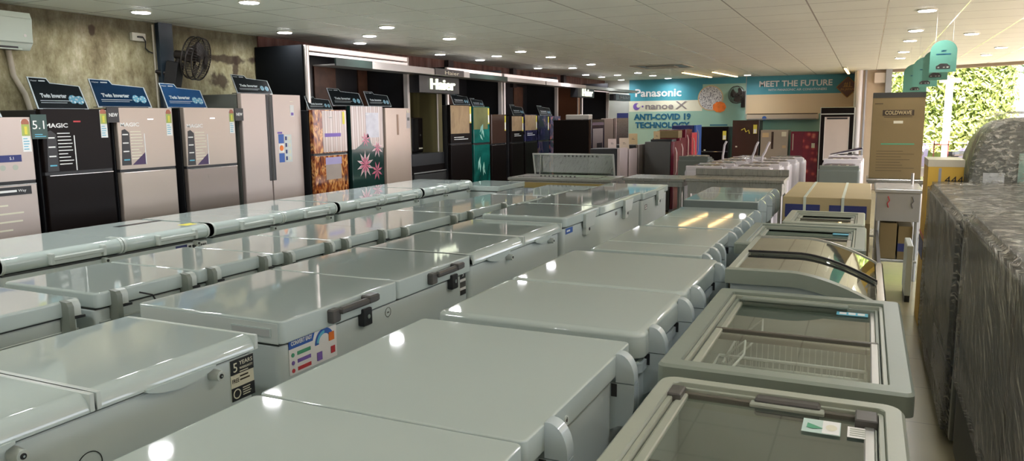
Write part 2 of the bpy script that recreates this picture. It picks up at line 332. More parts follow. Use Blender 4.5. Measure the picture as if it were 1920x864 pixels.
    def prism(s, poly, axis, t0, t1, m):
        """poly: 2d points in the plane normal to axis: x->(y,z), y->(x,z), z->(x,y)"""
        n = len(poly)
        def pt(q, t): return {'x': (t, q[0], q[1]), 'y': (q[0], t, q[1]), 'z': (q[0], q[1], t)}[axis]
        vs = [pt(q, t0) for q in poly]+[pt(q, t1) for q in poly]
        fs = [(i, (i+1) % n, n+(i+1) % n, n+i) for i in range(n)]+[tuple(range(n))[::-1], tuple(range(n, 2*n))]
        return s.add(vs, fs, m)
    def panel(s, x0, z0, x1, z1, y, m, t=.0015): return s.box(x0, x1, y-t, y, z0, z1, m)
    def disc(s, x, z, r, y, m, t=.002, seg=20):
        return s.prism([(x+r*math.cos(2*PI*i/seg), z+r*math.sin(2*PI*i/seg)) for i in range(seg)], 'y', y-t, y, m)
    def ringd(s, x, z, r, w, y, m, t=.002, seg=24, a0=0, a1=2*PI):
        vs = []; 
        for i in range(seg+1):
            a = a0+(a1-a0)*i/seg; c, q = math.cos(a), math.sin(a)
            vs += [(x+r*c, y-t, z+r*q), (x+(r-w)*c, y-t, z+(r-w)*q), (x+(r-w)*c, y, z+(r-w)*q), (x+r*c, y, z+r*q)]
        fs = []
        for i in range(seg):
            for k in range(4): l = (k+1) % 4; fs.append((i*4+k, i*4+l, i*4+4+l, i*4+4+k))
        fs += [(3, 2, 1, 0), tuple(seg*4+k for k in range(4))]
        return s.add(vs, fs, m)
    def text(s, t, x, z, size, y, m, width=None, depth=.001, align='CENTER', bold=.0):
        c = bpy.data.curves.new('tx', 'FONT'); c.body = t; c.size = size; c.align_x = align; c.align_y = 'CENTER'; c.extrude = depth/2; c.offset = bold; c.resolution_u = 2
        o = bpy.data.objects.new('tx', c); me = bpy.data.meshes.new_from_object(o)
        vs = [v.co.copy() for v in me.vertices]; fs = [tuple(p.vertices) for p in me.polygons]
        if width and vs:
            w = max(v.x for v in vs)-min(v.x for v in vs); k = width/max(w, 1e-5)
            for v in vs: v.x *= k
        bpy.data.objects.remove(o); bpy.data.curves.remove(c); bpy.data.meshes.remove(me)
        return s.add([(x+v.x, y-depth/2-v.z, z+v.y) for v in vs], fs, m)
    def lines(s, x0, x1, z0, z1, n, y, m, h=.006, seed=1):
        rr = random.Random(seed)
        for i in range(n):
            z = z1-(z1-z0)*(i+.5)/n; s.panel(x0, z-h/2, x0+(x1-x0)*rr.uniform(.6, 1), z+h/2, y, m, .001)
        return s
    def build(s, name, parent=None, label=None, smooth=40):
        me = bpy.data.meshes.new(name); me.from_pydata(s.v, [], s.f)
        for m in s.mats: me.materials.append(m)
        me.polygons.foreach_set('material_index', s.m)
        me.polygons.foreach_set('use_smooth', [True]*len(s.f)); me.update()
        me.set_sharp_from_angle(angle=math.radians(smooth))
        o = bpy.data.objects.new(name, me); COL.objects.link(o)
        w = o.modifiers.new('normals', 'WEIGHTED_NORMAL'); w.keep_sharp = True; w.weight = 100
        if parent is not None: o.parent = parent
        if label: o['label'] = label
        return o

def thing(name, label, cat, loc=(0, 0, 0), rz=0, group=None):
    o = bpy.data.objects.new(name, None); COL.objects.link(o); o.empty_display_size = .1
    o.location = loc; o.rotation_euler = (0, 0, math.radians(rz)); o['label'] = label; o['category'] = cat
    if group: o['group'] = group
    return o
def tag(o, label, cat, group=None, kind=None):
    o['label'] = label; o['category'] = cat
    if group: o['group'] = group
    if kind: o['kind'] = kind
    return o
def struct(o): o['kind'] = 'structure'; return o
def dup(root, loc, label, rz=None, group=None):
    r = root.copy(); COL.objects.link(r); r.location = loc; r['label'] = label
    if rz is not None: r.rotation_euler = (0, 0, math.radians(rz))
    if group: r['group'] = group
    for ch in list(root.children):
        c = ch.copy(); COL.objects.link(c); c.parent = r
        for g in list(ch.children):
            d = g.copy(); COL.objects.link(d); d.parent = c
    return r

# ------------------------------------------------------------------ setting
CEIL = 2.56
WX, WB = -6.3, 19.4
conc = concrete_mat()
floor_m = grid_mat('beige_floor_tiles', (.33, .295, .18), (.22, .19, .13), .6, .1, .2, .01, .01, .22, .08, .5)
ceil_m = grid_mat('ceiling_tiles', (.85, .89, .80), (.30, .31, .28), .6255, .11, 7.17, .022, .02, .5, .04, .4, linex=(.86, .86, .78), gloss=True)
b = MB(); b.box(WX, 3.6, -3, WB+.3, -.1, 0, floor_m); struct(b.build('floor'))
b = MB(); b.prism([(WX-.2, -3), (3.6, -3), (3.6, 16.1), (.42, 18.35), (.42, WB+.2), (WX-.2, WB+.2)], 'z', CEIL, CEIL+.12, ceil_m); struct(b.build('ceiling'))
b = MB(); b.box(WX-.2, WX, -3, WB, 0, CEIL, conc); struct(b.build('wall_left'))
paintw = P('painted_wall', (.45, .47, .44), .7, var=.05)
cream = P('cream_wall', (.68, .55, .42), .7, var=.05)
b = MB(); b.box(WX-.2, -.22, WB, WB+.2, 0, CEIL, paintw); struct(b.build('wall_back'))
b = MB(); b.box(WX-.2, 3.6, -3.2, -3, 0, CEIL, paintw); struct(b.build('wall_front'))
# right part of the back wall, with a white pipe-like corner post
b = MB(); b.box(-.22, .42, 18.35, 18.5, 0, CEIL, cream); b.box(.08, .3, 18.2, 18.35, 2.28, 2.5, P('box_white', (.7, .62, .55), .5, var=.03), b=.01)
b.box(.3, .42, 18.15, 18.35, 0, CEIL, P('blue_grey_jamb', (.35, .38, .42), .5, var=.05)); struct(b.build('wall_back_right'))
b = MB(); b.box(-.3, -.22, 18.25, WB, 0, CEIL, paintw); b.cyl((-.2, 18.22, 0), (-.2, 18.22, CEIL), .06, P('post_white', (.7, .68, .7), .3, var=.03), 16)
b.cyl((-.08, 18.27, 0), (-.08, 18.27, CEIL), .022, P('post_grey', (.4, .41, .45), .3, var=.03), 12); struct(b.build('trim_1'))
# right wall: shop-front openings towards the daylight
b = MB(); b.box(3.6, 3.75, -3, 16.1, 0, .25, paintw); b.box(3.6, 3.75, -3, 16.1, 2.4, CEIL+.12, paintw)
for y in (-3, 1.5, 5.5, 9.5, 13.3, 15.95): b.box(3.58, 3.77, y, y+.15, .25, 2.4, paintw)
struct(b.build('wall_right'))
b = MB(); b.M = Matrix.Translation((.42, 18.35, 0)) @ Matrix.Rotation(-math.atan2(2.25, 3.18), 4, 'Z')
b.box(0, 3.9, -.05, .06, CEIL-.06, CEIL+.14, P('header_beige', (.42, .34, .26), .5, var=.04)); struct(b.build('trim_2'))
# brick band and dark timber between display bays and ceiling on the left wall
b = MB(); b.box(WX, WX+.02, 6.8, WB, 2.2, CEIL-.002, BRICK)
for y in (11.0, 13.5, 16.2): b.box(WX+.02, WX+.1, y, y+.16, 2.2, CEIL-.002, P('timber_dark', (.03, .02, .018), .7, var=.2))
struct(b.build('trim_3'))
b = MB(); b.box(WX, WX+.07, 5.43, 5.53, 0, CEIL-.001, COLB); b.box(WX+.07, WX+.085, 5.40, 5.56, 0, CEIL-.001, COLB); struct(b.build('trim_4'))

# ceiling lamps --------------------------------------------------------------
def downlight(x, y, label, w=6.5, group='round ceiling downlights'):
    t = thing('ceiling_downlight', label, 'ceiling light', (x, y, CEIL), 0, group)
    m = MB(); n = 20
    m.cyl((0, 0, -.012), (0, 0, 0), .085, SOCK, n, cap=True); m.build('trim_ring', t)
    m = MB(); m.cyl((0, 0, -.016), (0, 0, -.0122), .072, LED, n); m.build('lens', t)
    l = bpy.data.lights.new('downlight_lamp', 'AREA'); l.shape = 'DISK'; l.size = .14; l.energy = w; l.color = (.97, .98, 1.0); l.spread = math.radians(160)
    lo = bpy.data.objects.new('lamp', l); COL.objects.link(lo); lo.parent = t; lo.location = (0, 0, -.02)
    return t
rows = {'wall': (-5.73, [4.81, 6.61, 7.96, 9.92, 11.2, 13.6, 16.33, 17.45, 19.03]),
        'second': (-5.15, [3.2, 7.34, 10.62, 13.92, 16.81]),
        'third': (-4.52, [.6, 2.1, 3.67, 4.82, 6.75, 8.05, 10.1, 11.24, 13.16, 16.25, 17.5, 18.98]),
        'aisle': (.44, [2.2, 4.4, 8.08, 9.92, 11.24, 13.17, 14.6]), 'far': (1.06, [10.67, 5.5]), 'window': (1.68, [13.09, 14.6])}  # nearest lamps of second, third, aisle and far rows: unseen, added for general illumination
ordn = ['nearest', 'second nearest', 'third nearest', 'fourth nearest', 'fifth nearest', 'sixth nearest', 'seventh nearest', 'eighth nearest', 'ninth nearest', 'tenth nearest', 'eleventh nearest', 'farthest']
desc = {'wall': 'row closest to the concrete wall', 'second': 'sparse row second from the concrete wall', 'third': 'long row before the display bays', 'aisle': 'row leading to the green hanging signs', 'far': 'short row right of the green signs', 'window': 'row by the bright opening'}
for k, (x, ys) in rows.items():
    for i, y in enumerate(sorted(ys)):
        downlight(x, y, 'round ceiling downlight, %s in the %s' % (ordn[i], desc[k]), 4.5 if k == 'wall' else 6.5)
for i, (x, y) in enumerate([(-2.6, .9), (-2.4, -1.2), (-4.5, -1), (-.6, -1.2)]):  # lamps out of view, added to brighten the foreground
    downlight(x, y, 'unseen round ceiling downlight added to brighten the foreground', 7)
downlight(-2.58, 18.6, 'round white ceiling downlight in front of the wall fan over the printed wall')
for i, (x0, y0, x1, y1, l) in enumerate([(-3.57, 16.27, -3.4, 18.59, 'left'), (-2.98, 16.45, -2.83, 18.71, 'middle'), (-.46, 16.72, -.44, 18.83, 'right')]):
    t = thing('ceiling_tube_light', 'warm glowing linear ceiling strip, %s' % {'left': 'left one of the pair near the air vent', 'middle': 'right one of the pair near the wall fan', 'right': 'short one above the diamond badge'}[l], 'ceiling light', (0, 0, 0), 0, 'warm linear ceiling lights')
    m = MB(); m.box(-.03, .03, 0, y1-y0, -.03, 0, SOCK); m.M = None
    o = m.build('housing', t); m = MB(); m.box(-.022, .022, .01, y1-y0-.01, -.045, -.031, WARM, b=.004); o2 = m.build('diffuser', t)
    t.location = (x0, y0, CEIL); t.rotation_euler = (0, 0, -math.atan2(x1-x0, y1-y0))
# cassette air vent
t = thing('ceiling_vent', 'square ceiling cassette air vent with dark slots above the showroom', 'vent', (-3.58, 14.55, CEIL))
m = MB(); m.frame(-.5, .5, -.5, .5, -.012, 0, .05, .05, .05, .05, P('vent_beige', (.4, .37, .3), .5, var=.04), .03); m.build('vent_frame', t)
m = MB(); m.box(-.42, .42, -.42, .42, -.008, 0, BLACKP)
m.build('recess', t)
m = MB()
m.box(-.27, .27, -.2, .2, -.02, -.008, P('vent_beige', (.4, .37, .3), .5, var=.04), b=.004); m.build('centre_panel', t)

# ------------------------------------------------------------------ chest freezers (local: x along its length, y depth from the visible long side, z up)
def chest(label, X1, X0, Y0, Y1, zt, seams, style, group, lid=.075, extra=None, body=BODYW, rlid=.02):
    L, D = Y1-Y0, X1-X0
    t = thing('chest_freezer', label, 'chest freezer', (X1, Y0, 0), 90, group)
    inset = .018
    zb = zt-lid-.012
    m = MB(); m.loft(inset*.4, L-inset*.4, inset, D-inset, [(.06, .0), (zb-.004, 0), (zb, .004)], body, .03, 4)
    m.box(.02, L-.02, .04, D-.04, 0, .06, GASK); m.build('body', t)
    m = MB(); m.box(.012, L-.012, inset+.008, D-inset-.008, zb, zb+.012, GASK); m.build('gasket', t)
    ss = [0]+[s-Y0 for s in seams]+[L]
    for i in range(len(ss)-1):
        a, c = ss[i]+.003, ss[i+1]-.003
        m = MB()
        if style == 'bullnose':
            # flat top running into a rolled front edge with end caps
            prof = [(D, zt-lid), (D, zt-.004), (D-.006, zt), (.085, zt)]
            for k in range(9):
                q = PI/2+PI*.95*k/8; prof.append((.05+.05*math.cos(q)*1.0, zt-.05+.05*math.sin(q)))
            prof.append((.06, zt-lid)); m.prism(prof, 'x', a, c, WHITE)
            for e0, e1 in ((a, a+.018), (c-.018, c)):
                pr = [(y if y > .5*D else y-.0, z) for y, z in prof]
                pr = [(D*.2, zt+.002)]+[(.05+.056*math.cos(PI/2+PI*k/8), zt-.05+.054*math.sin(PI/2+PI*k/8)) for k in range(9)]+[(.07, zt-lid)]
                m.prism(pr, 'x', e0, e1, PLASW)
        elif style == 'curved':
            prof = [(D, zt-lid+.01), (D, zt-.012), (D-.012, zt), (.05, zt), (.03, zt-.003), (.012, zt-.016), (.003, zt-.035), (0, zt-lid)]
            m.prism(prof, 'x', a, c, WHITE)
            m.box(a, a+.014, -.003, D*.97, zt-lid, zt+.002, PLASW, b=.002); m.box(c-.014, c, -.003, D*.97, zt-lid, zt+.002, PLASW, b=.002)
        else:
            m.loft(a, c, 0, D, [(zt-lid, .003), (zt-lid+.006, 0), (zt-rlid*.6, 0), (zt-rlid*.25, rlid*.15), (zt-rlid*.05, rlid*.45), (zt, rlid)], WHITE, max(rlid*1.6, .02) if len(ss) < 4 or True else .02, 4)
        lo = m.build('lid', t); w = c-a
        if style == 'hinge':      # big D-shaped rear hinges
            for f in (.16, .84):
                hx = a+w*f; m = MB(); hw = .022
                pts = [(.0, zt+.004)]+[(-.008-.05*math.sin(q), zt-.07+.075*math.cos(q)) for q in [PI*.5*k/8 for k in range(9)]]
                m.prism(pts+[(-.058, zt-.085), (0, zt-.085)], 'x', hx-hw, hx+hw, WHITE2)
                pts = [(0, zt-.088), (-.058, zt-.088)]+[(-.058, zt-.15)]+[(-.008-.05*math.cos(q), zt-.15-.075*math.sin(q)) for q in [PI*.5*k/8 for k in range(1, 9)]]+[(inset, zt-.24), (inset, zt-.088)]
                m.prism(pts, 'x', hx-hw, hx+hw, WHITE2); m.box(hx-hw-.003, hx-hw, -.004, .014, zt-.13, zt-.09, BLACKP)
                m.build('hinge', t)
        elif style == 'smallhinge':
            for f in (.15, .86):
                hx = a+w*f; m = MB(); hw = .012
                m.prism([(.01, zt+.003), (-.03, zt-.002), (-.042, zt-.02), (-.042, zt-.13), (-.03, zt-.16), (inset, zt-.17)], 'x', hx-hw, hx+hw, P('hinge_grey', (.2, .225, .19), .4, var=.05))
                m.prism([(.004, zt+.002), (-.024, zt-.002), (-.034, zt-.02), (-.034, zt-.062), (0, zt-.062)], 'x', hx+hw, hx+hw+.035, PLASW)
                m.box(hx+hw, hx+hw+.05, -.038, inset, zt-.074, zt-.064, BLACKP); m.build('hinge', t)
        elif style == 'curved':
            hx0, hx1 = a+w*.25, a+w*.68; m = MB()
            n = 12; top = []; 
            for k in range(n+1):
                q = k/n; top.append((hx0+(hx1-hx0)*q, zt-lid-.002-.026*math.sin(PI*q)**.8))
            m.prism([(hx0, zt-.045)]+top+[(hx1, zt-.045)], 'y', -.009, .004, WHITE); m.build('handle', lo)
            m = MB(); lx = a+w*.69; lz = zt-lid-.035; m.cyl((lx, .02, lz), (lx, -.022, lz), .02, PLASW, 16, r1=.016)
            m.cyl((lx, -.022, lz), (lx, -.024, lz), .008, BLACKP, 12); m.cyl((lx, -.024, lz), (lx, -.026, lz), .003, CHROME, 8); m.build('lock', t)
        elif style == 'barhandle':
            m = MB(); h0 = a+w*(.34 if i == 0 else .36); h1 = h0+.29
            m.box(h0, h0+.05, -.03, .005, zt-.07, zt-.015, CHAR, b=.006); m.box(h0+.04, h1, -.045, -.018, zt-.04, zt-.012, CHAR, b=.008)
            m.box(h1-.07, h1, -.05, .0, zt-.036, zt-.004, CHAR, b=.006); m.build('handle', lo, 'dark grey bar handle')
            m = MB(); m.box(h1-.07, h1-.01, -.014, inset, zt-.14, zt-.065, BLACKP, b=.004); m.cyl((h1-.04, -.014, zt-.1), (h1-.04, -.018, zt-.1), .01, CHROME, 10); m.build('lock', t, 'black lock block')
        elif style == 'bullnose':
            m = MB(); h0, h1 = a+w*.36, a+w*.80
            for e in (h0, h1): m.box(e-.012, e+.012, -.028, .04, zt-.085, zt-.015, PLASW, b=.005)
            m.box(h0, h1, -.03, -.008, zt-.062, zt-.035, PLASW, b=.006); m.box(h0, h1, -.006, .03, zt-.088, zt-.06, PLASW, b=.004); m.build('handle', lo)
            m = MB(); m.cyl((h1+.02, .03, zt-.12), (h1+.02, -.02, zt-.12), .018, PLASW, 14); m.cyl((h1+.02, -.02, zt-.12), (h1+.02, -.023, zt-.12), .009, BLACKP, 10); m.build('lock', t)
        elif style == 'latch':
            m = MB(); lx = a+w*.55; m.prism([(lx-.05, zt-lid-.02), (lx-.04, zt-lid-.05), (lx+.14, zt-lid-.05), (lx+.2, zt-.02), (lx-.05, zt-.02)], 'y', -.02, .003, PLASW); m.build('handle', lo)
            m = MB(); m.box(lx-.02, lx+.06, -.012, inset, zt-lid-.11, zt-lid-.02, PLASW, b=.004); m.cyl((lx+.05, -.012, zt-lid-.07), (lx+.05, -.016, zt-lid-.07), .012, BLACKP, 10); m.build('lock', t)
    if extra: extra(t, L, D, zt, lid, inset)
    return t

GW = 'hinge-side white chest freezers beside the glass-top freezers'
def xW1(t, L, D, zt, lid, ins):
    m = MB(); m.ringd(1.1, zt-.045, .013, .004, 0, PLASW, .003); m.cyl((1.1, 0, zt-.045), (1.1, -.004, zt-.045), .004, CHAR, 8); m.build('screw_cap', t)
chest('large white hard-top chest freezer nearest the camera, flat two-panel lid', -.66, -1.44, .64, 2.33, .9, [1.48], 'hinge', GW, .07, xW1, rlid=.008)
def xW2(t, L, D, zt, lid, ins):
    m = MB(); m.loft(.004, L-.004, .006, D-.006, [(zt-lid-.05, .0), (zt-lid-.018, 0)], WHITE2, .03, 4); m.build('rim_band', t)
chest('white hard-top chest freezer with a thick rounded lid, second in the column beside the glass-tops', -.645, -1.45, 2.42, 3.91, .9, [3.08], 'hinge', GW, .09, xW2, rlid=.03)
chest('white chest freezer third in the column, small front lid panel with lamp reflections', -.75, -1.36, 3.96, 4.95, .9, [4.27], 'hinge', GW, .06, None, rlid=.01)
chest('white chest freezer fourth in the column, lid reflecting warm orange strips', -.75, -1.33, 4.99, 6.13, .9, [5.5], 'hinge', GW, .06, None, rlid=.01)
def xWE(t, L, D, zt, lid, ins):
    m = MB(); m.box(-.004, .006, .0, D, zt-lid-.006, zt-.008, P('lid_end_shade', (.16, .19, .18), .3, var=.03)); m.build('shade_band', t, 'dark grey band painted as shade on the lid end')  # dark strip paints the shade on the lid's near end
chest('pale chest freezer with a thick shade-edged lid, farthest in the column before the brown carton', -.75, -1.33, 6.22, 7.42, .95, [6.85], 'hinge', GW, .06, xWE, rlid=.01)

GR = 'chest freezers with handles facing the middle aisle'
def sticker5(t, L, D, zt, lid, ins):
    y = ins-.001; x0, x1, z0, z1 = L-.115, L-.012, zt-.205, zt-.065
    m = MB(); m.panel(x0, z0, x1, z1, y, CREAM); m.panel(x0, z1-.05, x1, z1, y-.0016, BLACKP); m.panel(x0, z0, x1, z0+.045, y-.0016, BLACKP)
    m.text('5', x0+.02, z1-.028, .045, y-.003, CREAM); m.text('YEARS', x0+.068, z1-.016, .02, y-.003, CREAM, .06); m.text('WARRANTY', x0+.068, z1-.034, .012, y-.003, CREAM, .06); m.lines(x0+.038, x1-.006, z1-.048, z1-.041, 1, y-.003, CREAM, .003)
    m.text('FREE', x0+.02, z0+.067, .02, y-.0016, BLACKP, .03); m.lines(x0+.04, x1-.01, z0+.06, z0+.085, 2, y-.0016, CARDD, .005, 3)
    m.ringd(x0+.022, z0+.023, .017, .004, y-.003, CREAM, .001); m.lines(x0+.048, x1-.006, z0+.008, z0+.04, 4, y-.003, CREAM, .003, 4)
    m.build('warranty_sticker', t, 'black and cream 5 years sticker')
    m = MB(); m.ringd(L-.63, zt-.2, .038, .0025, y, BLACKP, .001, 30, -.3, PI*1.3); m.text('on', L-.63, zt-.2, .02, y, CHAR); m.build('badge', t)
chest('white chest freezer with black 5 years sticker and curved handles, at the left front', -1.85, -2.49, .62, 1.92, .9, [1.31], 'curved', GR, .05, sticker5)
def convert(t, L, D, zt, lid, ins):
    y = ins-.001; x0, x1, z0, z1 = .05, .33, zt-.22, zt-.085
    m = MB(); m.panel(x0, z0, x1, z1, y, PAPER); m.prism([(x0, z1-.035), (x0, z1), (x0+.15, z1), (x0+.135, z1-.035)], 'y', y-.002, y, BLUE)
    m.text('CONVERT EASY', x0+.07, z1-.016, .022, y-.003, PAPER, .12, bold=.0005)
    for k, c in enumerate((GREENP, PURP, REDP)): m.panel(x0+.045, z1-.066-k*.03, x0+.12, z1-.052-k*.03, y-.0015, c); m.disc(x0+.02, z1-.06-k*.03, .008, y-.0015, c)
    m.ringd(x0+.205, z1-.06, .058, .022, y-.0015, BLUE, .001, 20, .2, PI); m.ringd(x0+.205, z1-.06, .05, .012, y-.003, CYAN, .001, 16, 1.6, PI*.95)
    m.panel(x0+.23, z1-.062, x0+.262, z1-.028, y-.003, ORNG); m.panel(x0+.155, z0+.012, x0+.185, z0+.045, y-.003, PURP); m.panel(x0+.24, z0+.02, x0+.265, z0+.048, y-.003, REDP)
    m.build('feature_sticker', t, 'colourful sticker with blue heading')
    m = MB(); m.ringd(.7, zt-.13, .022, .002, y, CHAR, .001); m.text('on', .7, zt-.13, .014, y, CHAR); m.build('badge', t)
    m = MB(); m.panel(L-.1, zt-.2, L-.04, zt-.07, y, PAPER); m.panel(L-.1, zt-.115, L-.04, zt-.07, y-.0016, BLACKP); m.text('5', L-.07, zt-.092, .035, y-.003, PAPER); m.panel(L-.1, zt-.2, L-.04, zt-.175, y-.0016, BLACKP); m.panel(L-.1, zt-.16, L-.04, zt-.13, y-.0016, CHAR); m.build('warranty_sticker', t)
    m = MB(); m.M = Matrix.Rotation(-PI/2, 4, 'Z')  # end face that looks at the camera
    m.box(-(D-.02), -.02, .0015, .0035, zt-lid-.001, zt-.01, PLASW); m.panel(-.24, zt-.062, -.05, zt-.03, .0016, WHITE, .003); m.panel(-.235, zt-.06, -.055, zt-.034, -.0012, P('recess_grey', (.4, .42, .4), .4, var=.03), .001)
    m.panel(-.13, zt-.135, -.07, zt-.13, .0145, REDP, .002); m.panel(-.125, zt-.125, -.075, zt-.122, .0145, CHAR, .002); m.build('end_panel', t)
chest('white chest freezer with colourful CONVERT EASY sticker and dark bar handles', -1.88, -2.62, 2.07, 3.535, .9, [2.83], 'barhandle', GR, .085, convert, rlid=.01)
chest('white chest freezer with curved handles between the dark-handled one and the tall ones', -1.875, -2.56, 3.536, 4.86, .9, [4.22], 'curved', GR, .055, None)
def xR4(t, L, D, zt, lid, ins):
    m = MB(); m.panel(.05, zt-.125, .19, zt-.085, ins-.001, BLUE); m.lines(.07, .17, zt-.115, zt-.095, 1, ins-.0016, PAPER, .012); m.build('blue_badge', t)
    m = MB(); m.panel(1.22, zt-.13, 1.27, zt-.1, ins-.001, CHAR); m.build('small_vent', t)
chest('taller white chest freezer with small blue badge and two latch handles', -1.86, -2.52, 4.89, 6.88, .935, [5.66], 'latch', GR, .07, xR4, rlid=.025)
def xR5(t, L, D, zt, lid, ins):
    m = MB(); m.panel(.12, zt-.17, .2, zt-.12, ins-.001, CHAR); m.lines(.125, .19, zt-.165, zt-.125, 2, ins-.003, PAPER, .008); m.build('small_vent', t)
chest('white chest freezer at the far end of the middle row, with a tiny black vent', -1.86, -2.5, 6.93, 7.92, .915, [], 'latch', GR, .06, xR5, rlid=.012)

GT = 'white chest freezers with small rear hinges'
TD = [('white chest freezer at the left edge with small rear hinges, nearest of its row', .95, 2.06, .9, [1.5], .0),
      ('white chest freezer with small hinges and a dark cable, second of its row', 2.12, 3.17, .9, [2.66], .0),
      ('white chest freezer with small hinges behind the dark-handled freezer', 3.21, 4.29, .89, [3.72], .0),
      ('long white chest freezer with small hinges reflecting the rose-beige fridge', 4.33, 6.24, .87, [5.33], .0),
      ('white chest freezer with small hinges, next to last of its row', 6.29, 7.93, .83, [7.2], .04),
      ('short white chest freezer with small hinges, last of its row by the steel counter', 7.98, 8.85, .79, [], .04)]
for l, y0, y1, z, s, dx in TD:
    def xt(t, L, D, zt, lid, ins, l=l):
        m = MB(); m.tube([(.02, ins-.004, zt-.13), (L-.02, ins-.004, zt-.13)], .004, PLASW, 6); m.build('rim_band', t)
        if 'cable' in l:
            m = MB(); m.tube([(.19, -.03, zt-.03), (.24, -.05, zt-.05), (.28, -.05, zt-.12), (.3, -.03, zt-.22), (.31, .0, zt-.34)], .004, BLACKP, 6); m.build('cable', t, 'dark cable')
    chest(l, -2.93, -3.56-dx, y0, y1, z, s, 'smallhinge', GT, .065, xt, rlid=.016)

GU = 'white chest freezers in the row in front of the fridges'
def xU1(t, L, D, zt, lid, ins):
    y = ins-.001; m = MB(); m.panel(L-.3, zt-.2, L-.2, zt-.12, y, NAVY); m.panel(L-.2, zt-.2, L-.02, zt-.12, y, PAPER)
    m.text('SERIES', L-.065, zt-.145, .03, y-.0016, BLACKP, .08, bold=.001); m.panel(L-.19, zt-.16, L-.165, zt-.13, y-.0016, BLACKP); m.panel(L-.155, zt-.16, L-.12, zt-.13, y-.0016, BLACKP); m.lines(L-.19, L-.06, zt-.19, zt-.165, 1, y-.0016, CHAR, .01); m.panel(L-.29, zt-.17, L-.22, zt-.15, y-.0016, CYAN); m.build('model_sticker', t)
    m = MB(); m.box(L-.12, L-.01, .1, .19, zt, zt+.001, YELL); m.build('lid_sticker', t, 'yellow sticker on the lid')
    m = MB(); m.box(L-.36, L+.02, .5, .56, zt, zt+.001, BLACKP); m.build('lid_strip', t)
chest('small white chest freezer cut off by the left edge, before the rolled-edge row', -4.35, -5.1, 1.6, 2.5, .87, [], 'bullnose', GU, .1)
chest('white chest freezer with rolled front edge, black-lettered sticker and yellow label', -4.35, -5.1, 2.6, 4.1, .87, [3.38], 'bullnose', GU, .1, xU1)
chest('white chest freezer with rolled front edge and two bar handles, second of its row', -4.35, -5.1, 4.14, 5.6, .87, [4.9], 'bullnose', GU, .1)
chest('white chest freezer with rolled front edge below the amber-patterned fridge', -4.35, -5.1, 5.64, 7.08, .87, [6.38], 'bullnose', GU, .1)
chest('white chest freezer with rolled front edge, last of its row by the dark niche', -4.35, -5.1, 7.12, 8.24, .87, [7.68], 'bullnose', GU, .1)
def xV(t, L, D, zt, lid, ins):
    m = MB(); m.panel(.0, zt-.16, .16, zt-.07, ins-.001, BLACKP); m.lines(.02, .14, zt-.15, zt-.08, 3, ins-.003, CHAR, .012); m.build('label_plate', t)
chest('small low chest freezer with a black label beyond the rolled-edge row', -4.02, -4.62, 8.3, 9.1, .8, [], 'plain', GU, .06, xV, rlid=.01)

# ------------------------------------------------------------------ glass-top freezers (local: x along X, y depth, facing the camera)
GG = 'glass-top display freezers'
def wirebasket(t, x0, x1, y0, y1, z0, z1, label=None):
    m = MB()
    for z in (z1, (z0+z1)/2, z0):
        m.tube([(x0, y0, z), (x1, y0, z), (x1, y1, z), (x0, y1, z)], .004 if z < z1 else .006, WIRE, 6, True)
    n = int((x1-x0)/.022)
    for i in range(1, n):
        x = x0+(x1-x0)*i/n
        for y in (y0, y1): m.cyl((x, y, z0), (x, y, z1), .0019, WIRE, 4)
        m.cyl((x, y0, z0), (x, y1, z0), .0019, WIRE, 4)
    for i in range(1, 9):
        y = y0+(y1-y0)*i/9
        for x in (x0, x1): m.cyl((x, y, z0), (x, y, z1), .0019, WIRE, 4)
    m.tube([(x0+.02, y1, z1), (x0+.09, y1-.03, z1+.07), (x0+.11, (y0+y1)/2, z1+.075), (x0+.09, y0+.03, z1+.07), (x0+.02, y0, z1)], .004, WIRE, 6)
    return m.build('basket', t, label)
def tub(m, x0, x1, y0, y1, z0, z1, w, outer, inner):
    """open-topped insulated box"""
    m.box(x0, x1, y0, y1, .05, z0, outer)
    for a in ((x0, x1, y0, y0+w), (x0, x1, y1-w, y1), (x0, x0+w, y0+w, y1-w), (x1-w, x1, y0+w, y1-w)): m.box(*a, z0, z1, outer)
    e = .001
    m.box(x0+w, x1-w, y0+w, y1-w, z0, z0+.01, inner)
    m.box(x0+w, x0+w+e*3, y0+w, y1-w, z0, z1-.01, inner); m.box(x1-w-e*3, x1-w, y0+w, y1-w, z0, z1-.01, inner)
    m.box(x0+w, x1-w, y0+w, y0+w+e*3, z0, z1-.01, inner); m.box(x0+w, x1-w, y1-w-e*3, y1-w, z0, z1-.01, inner)
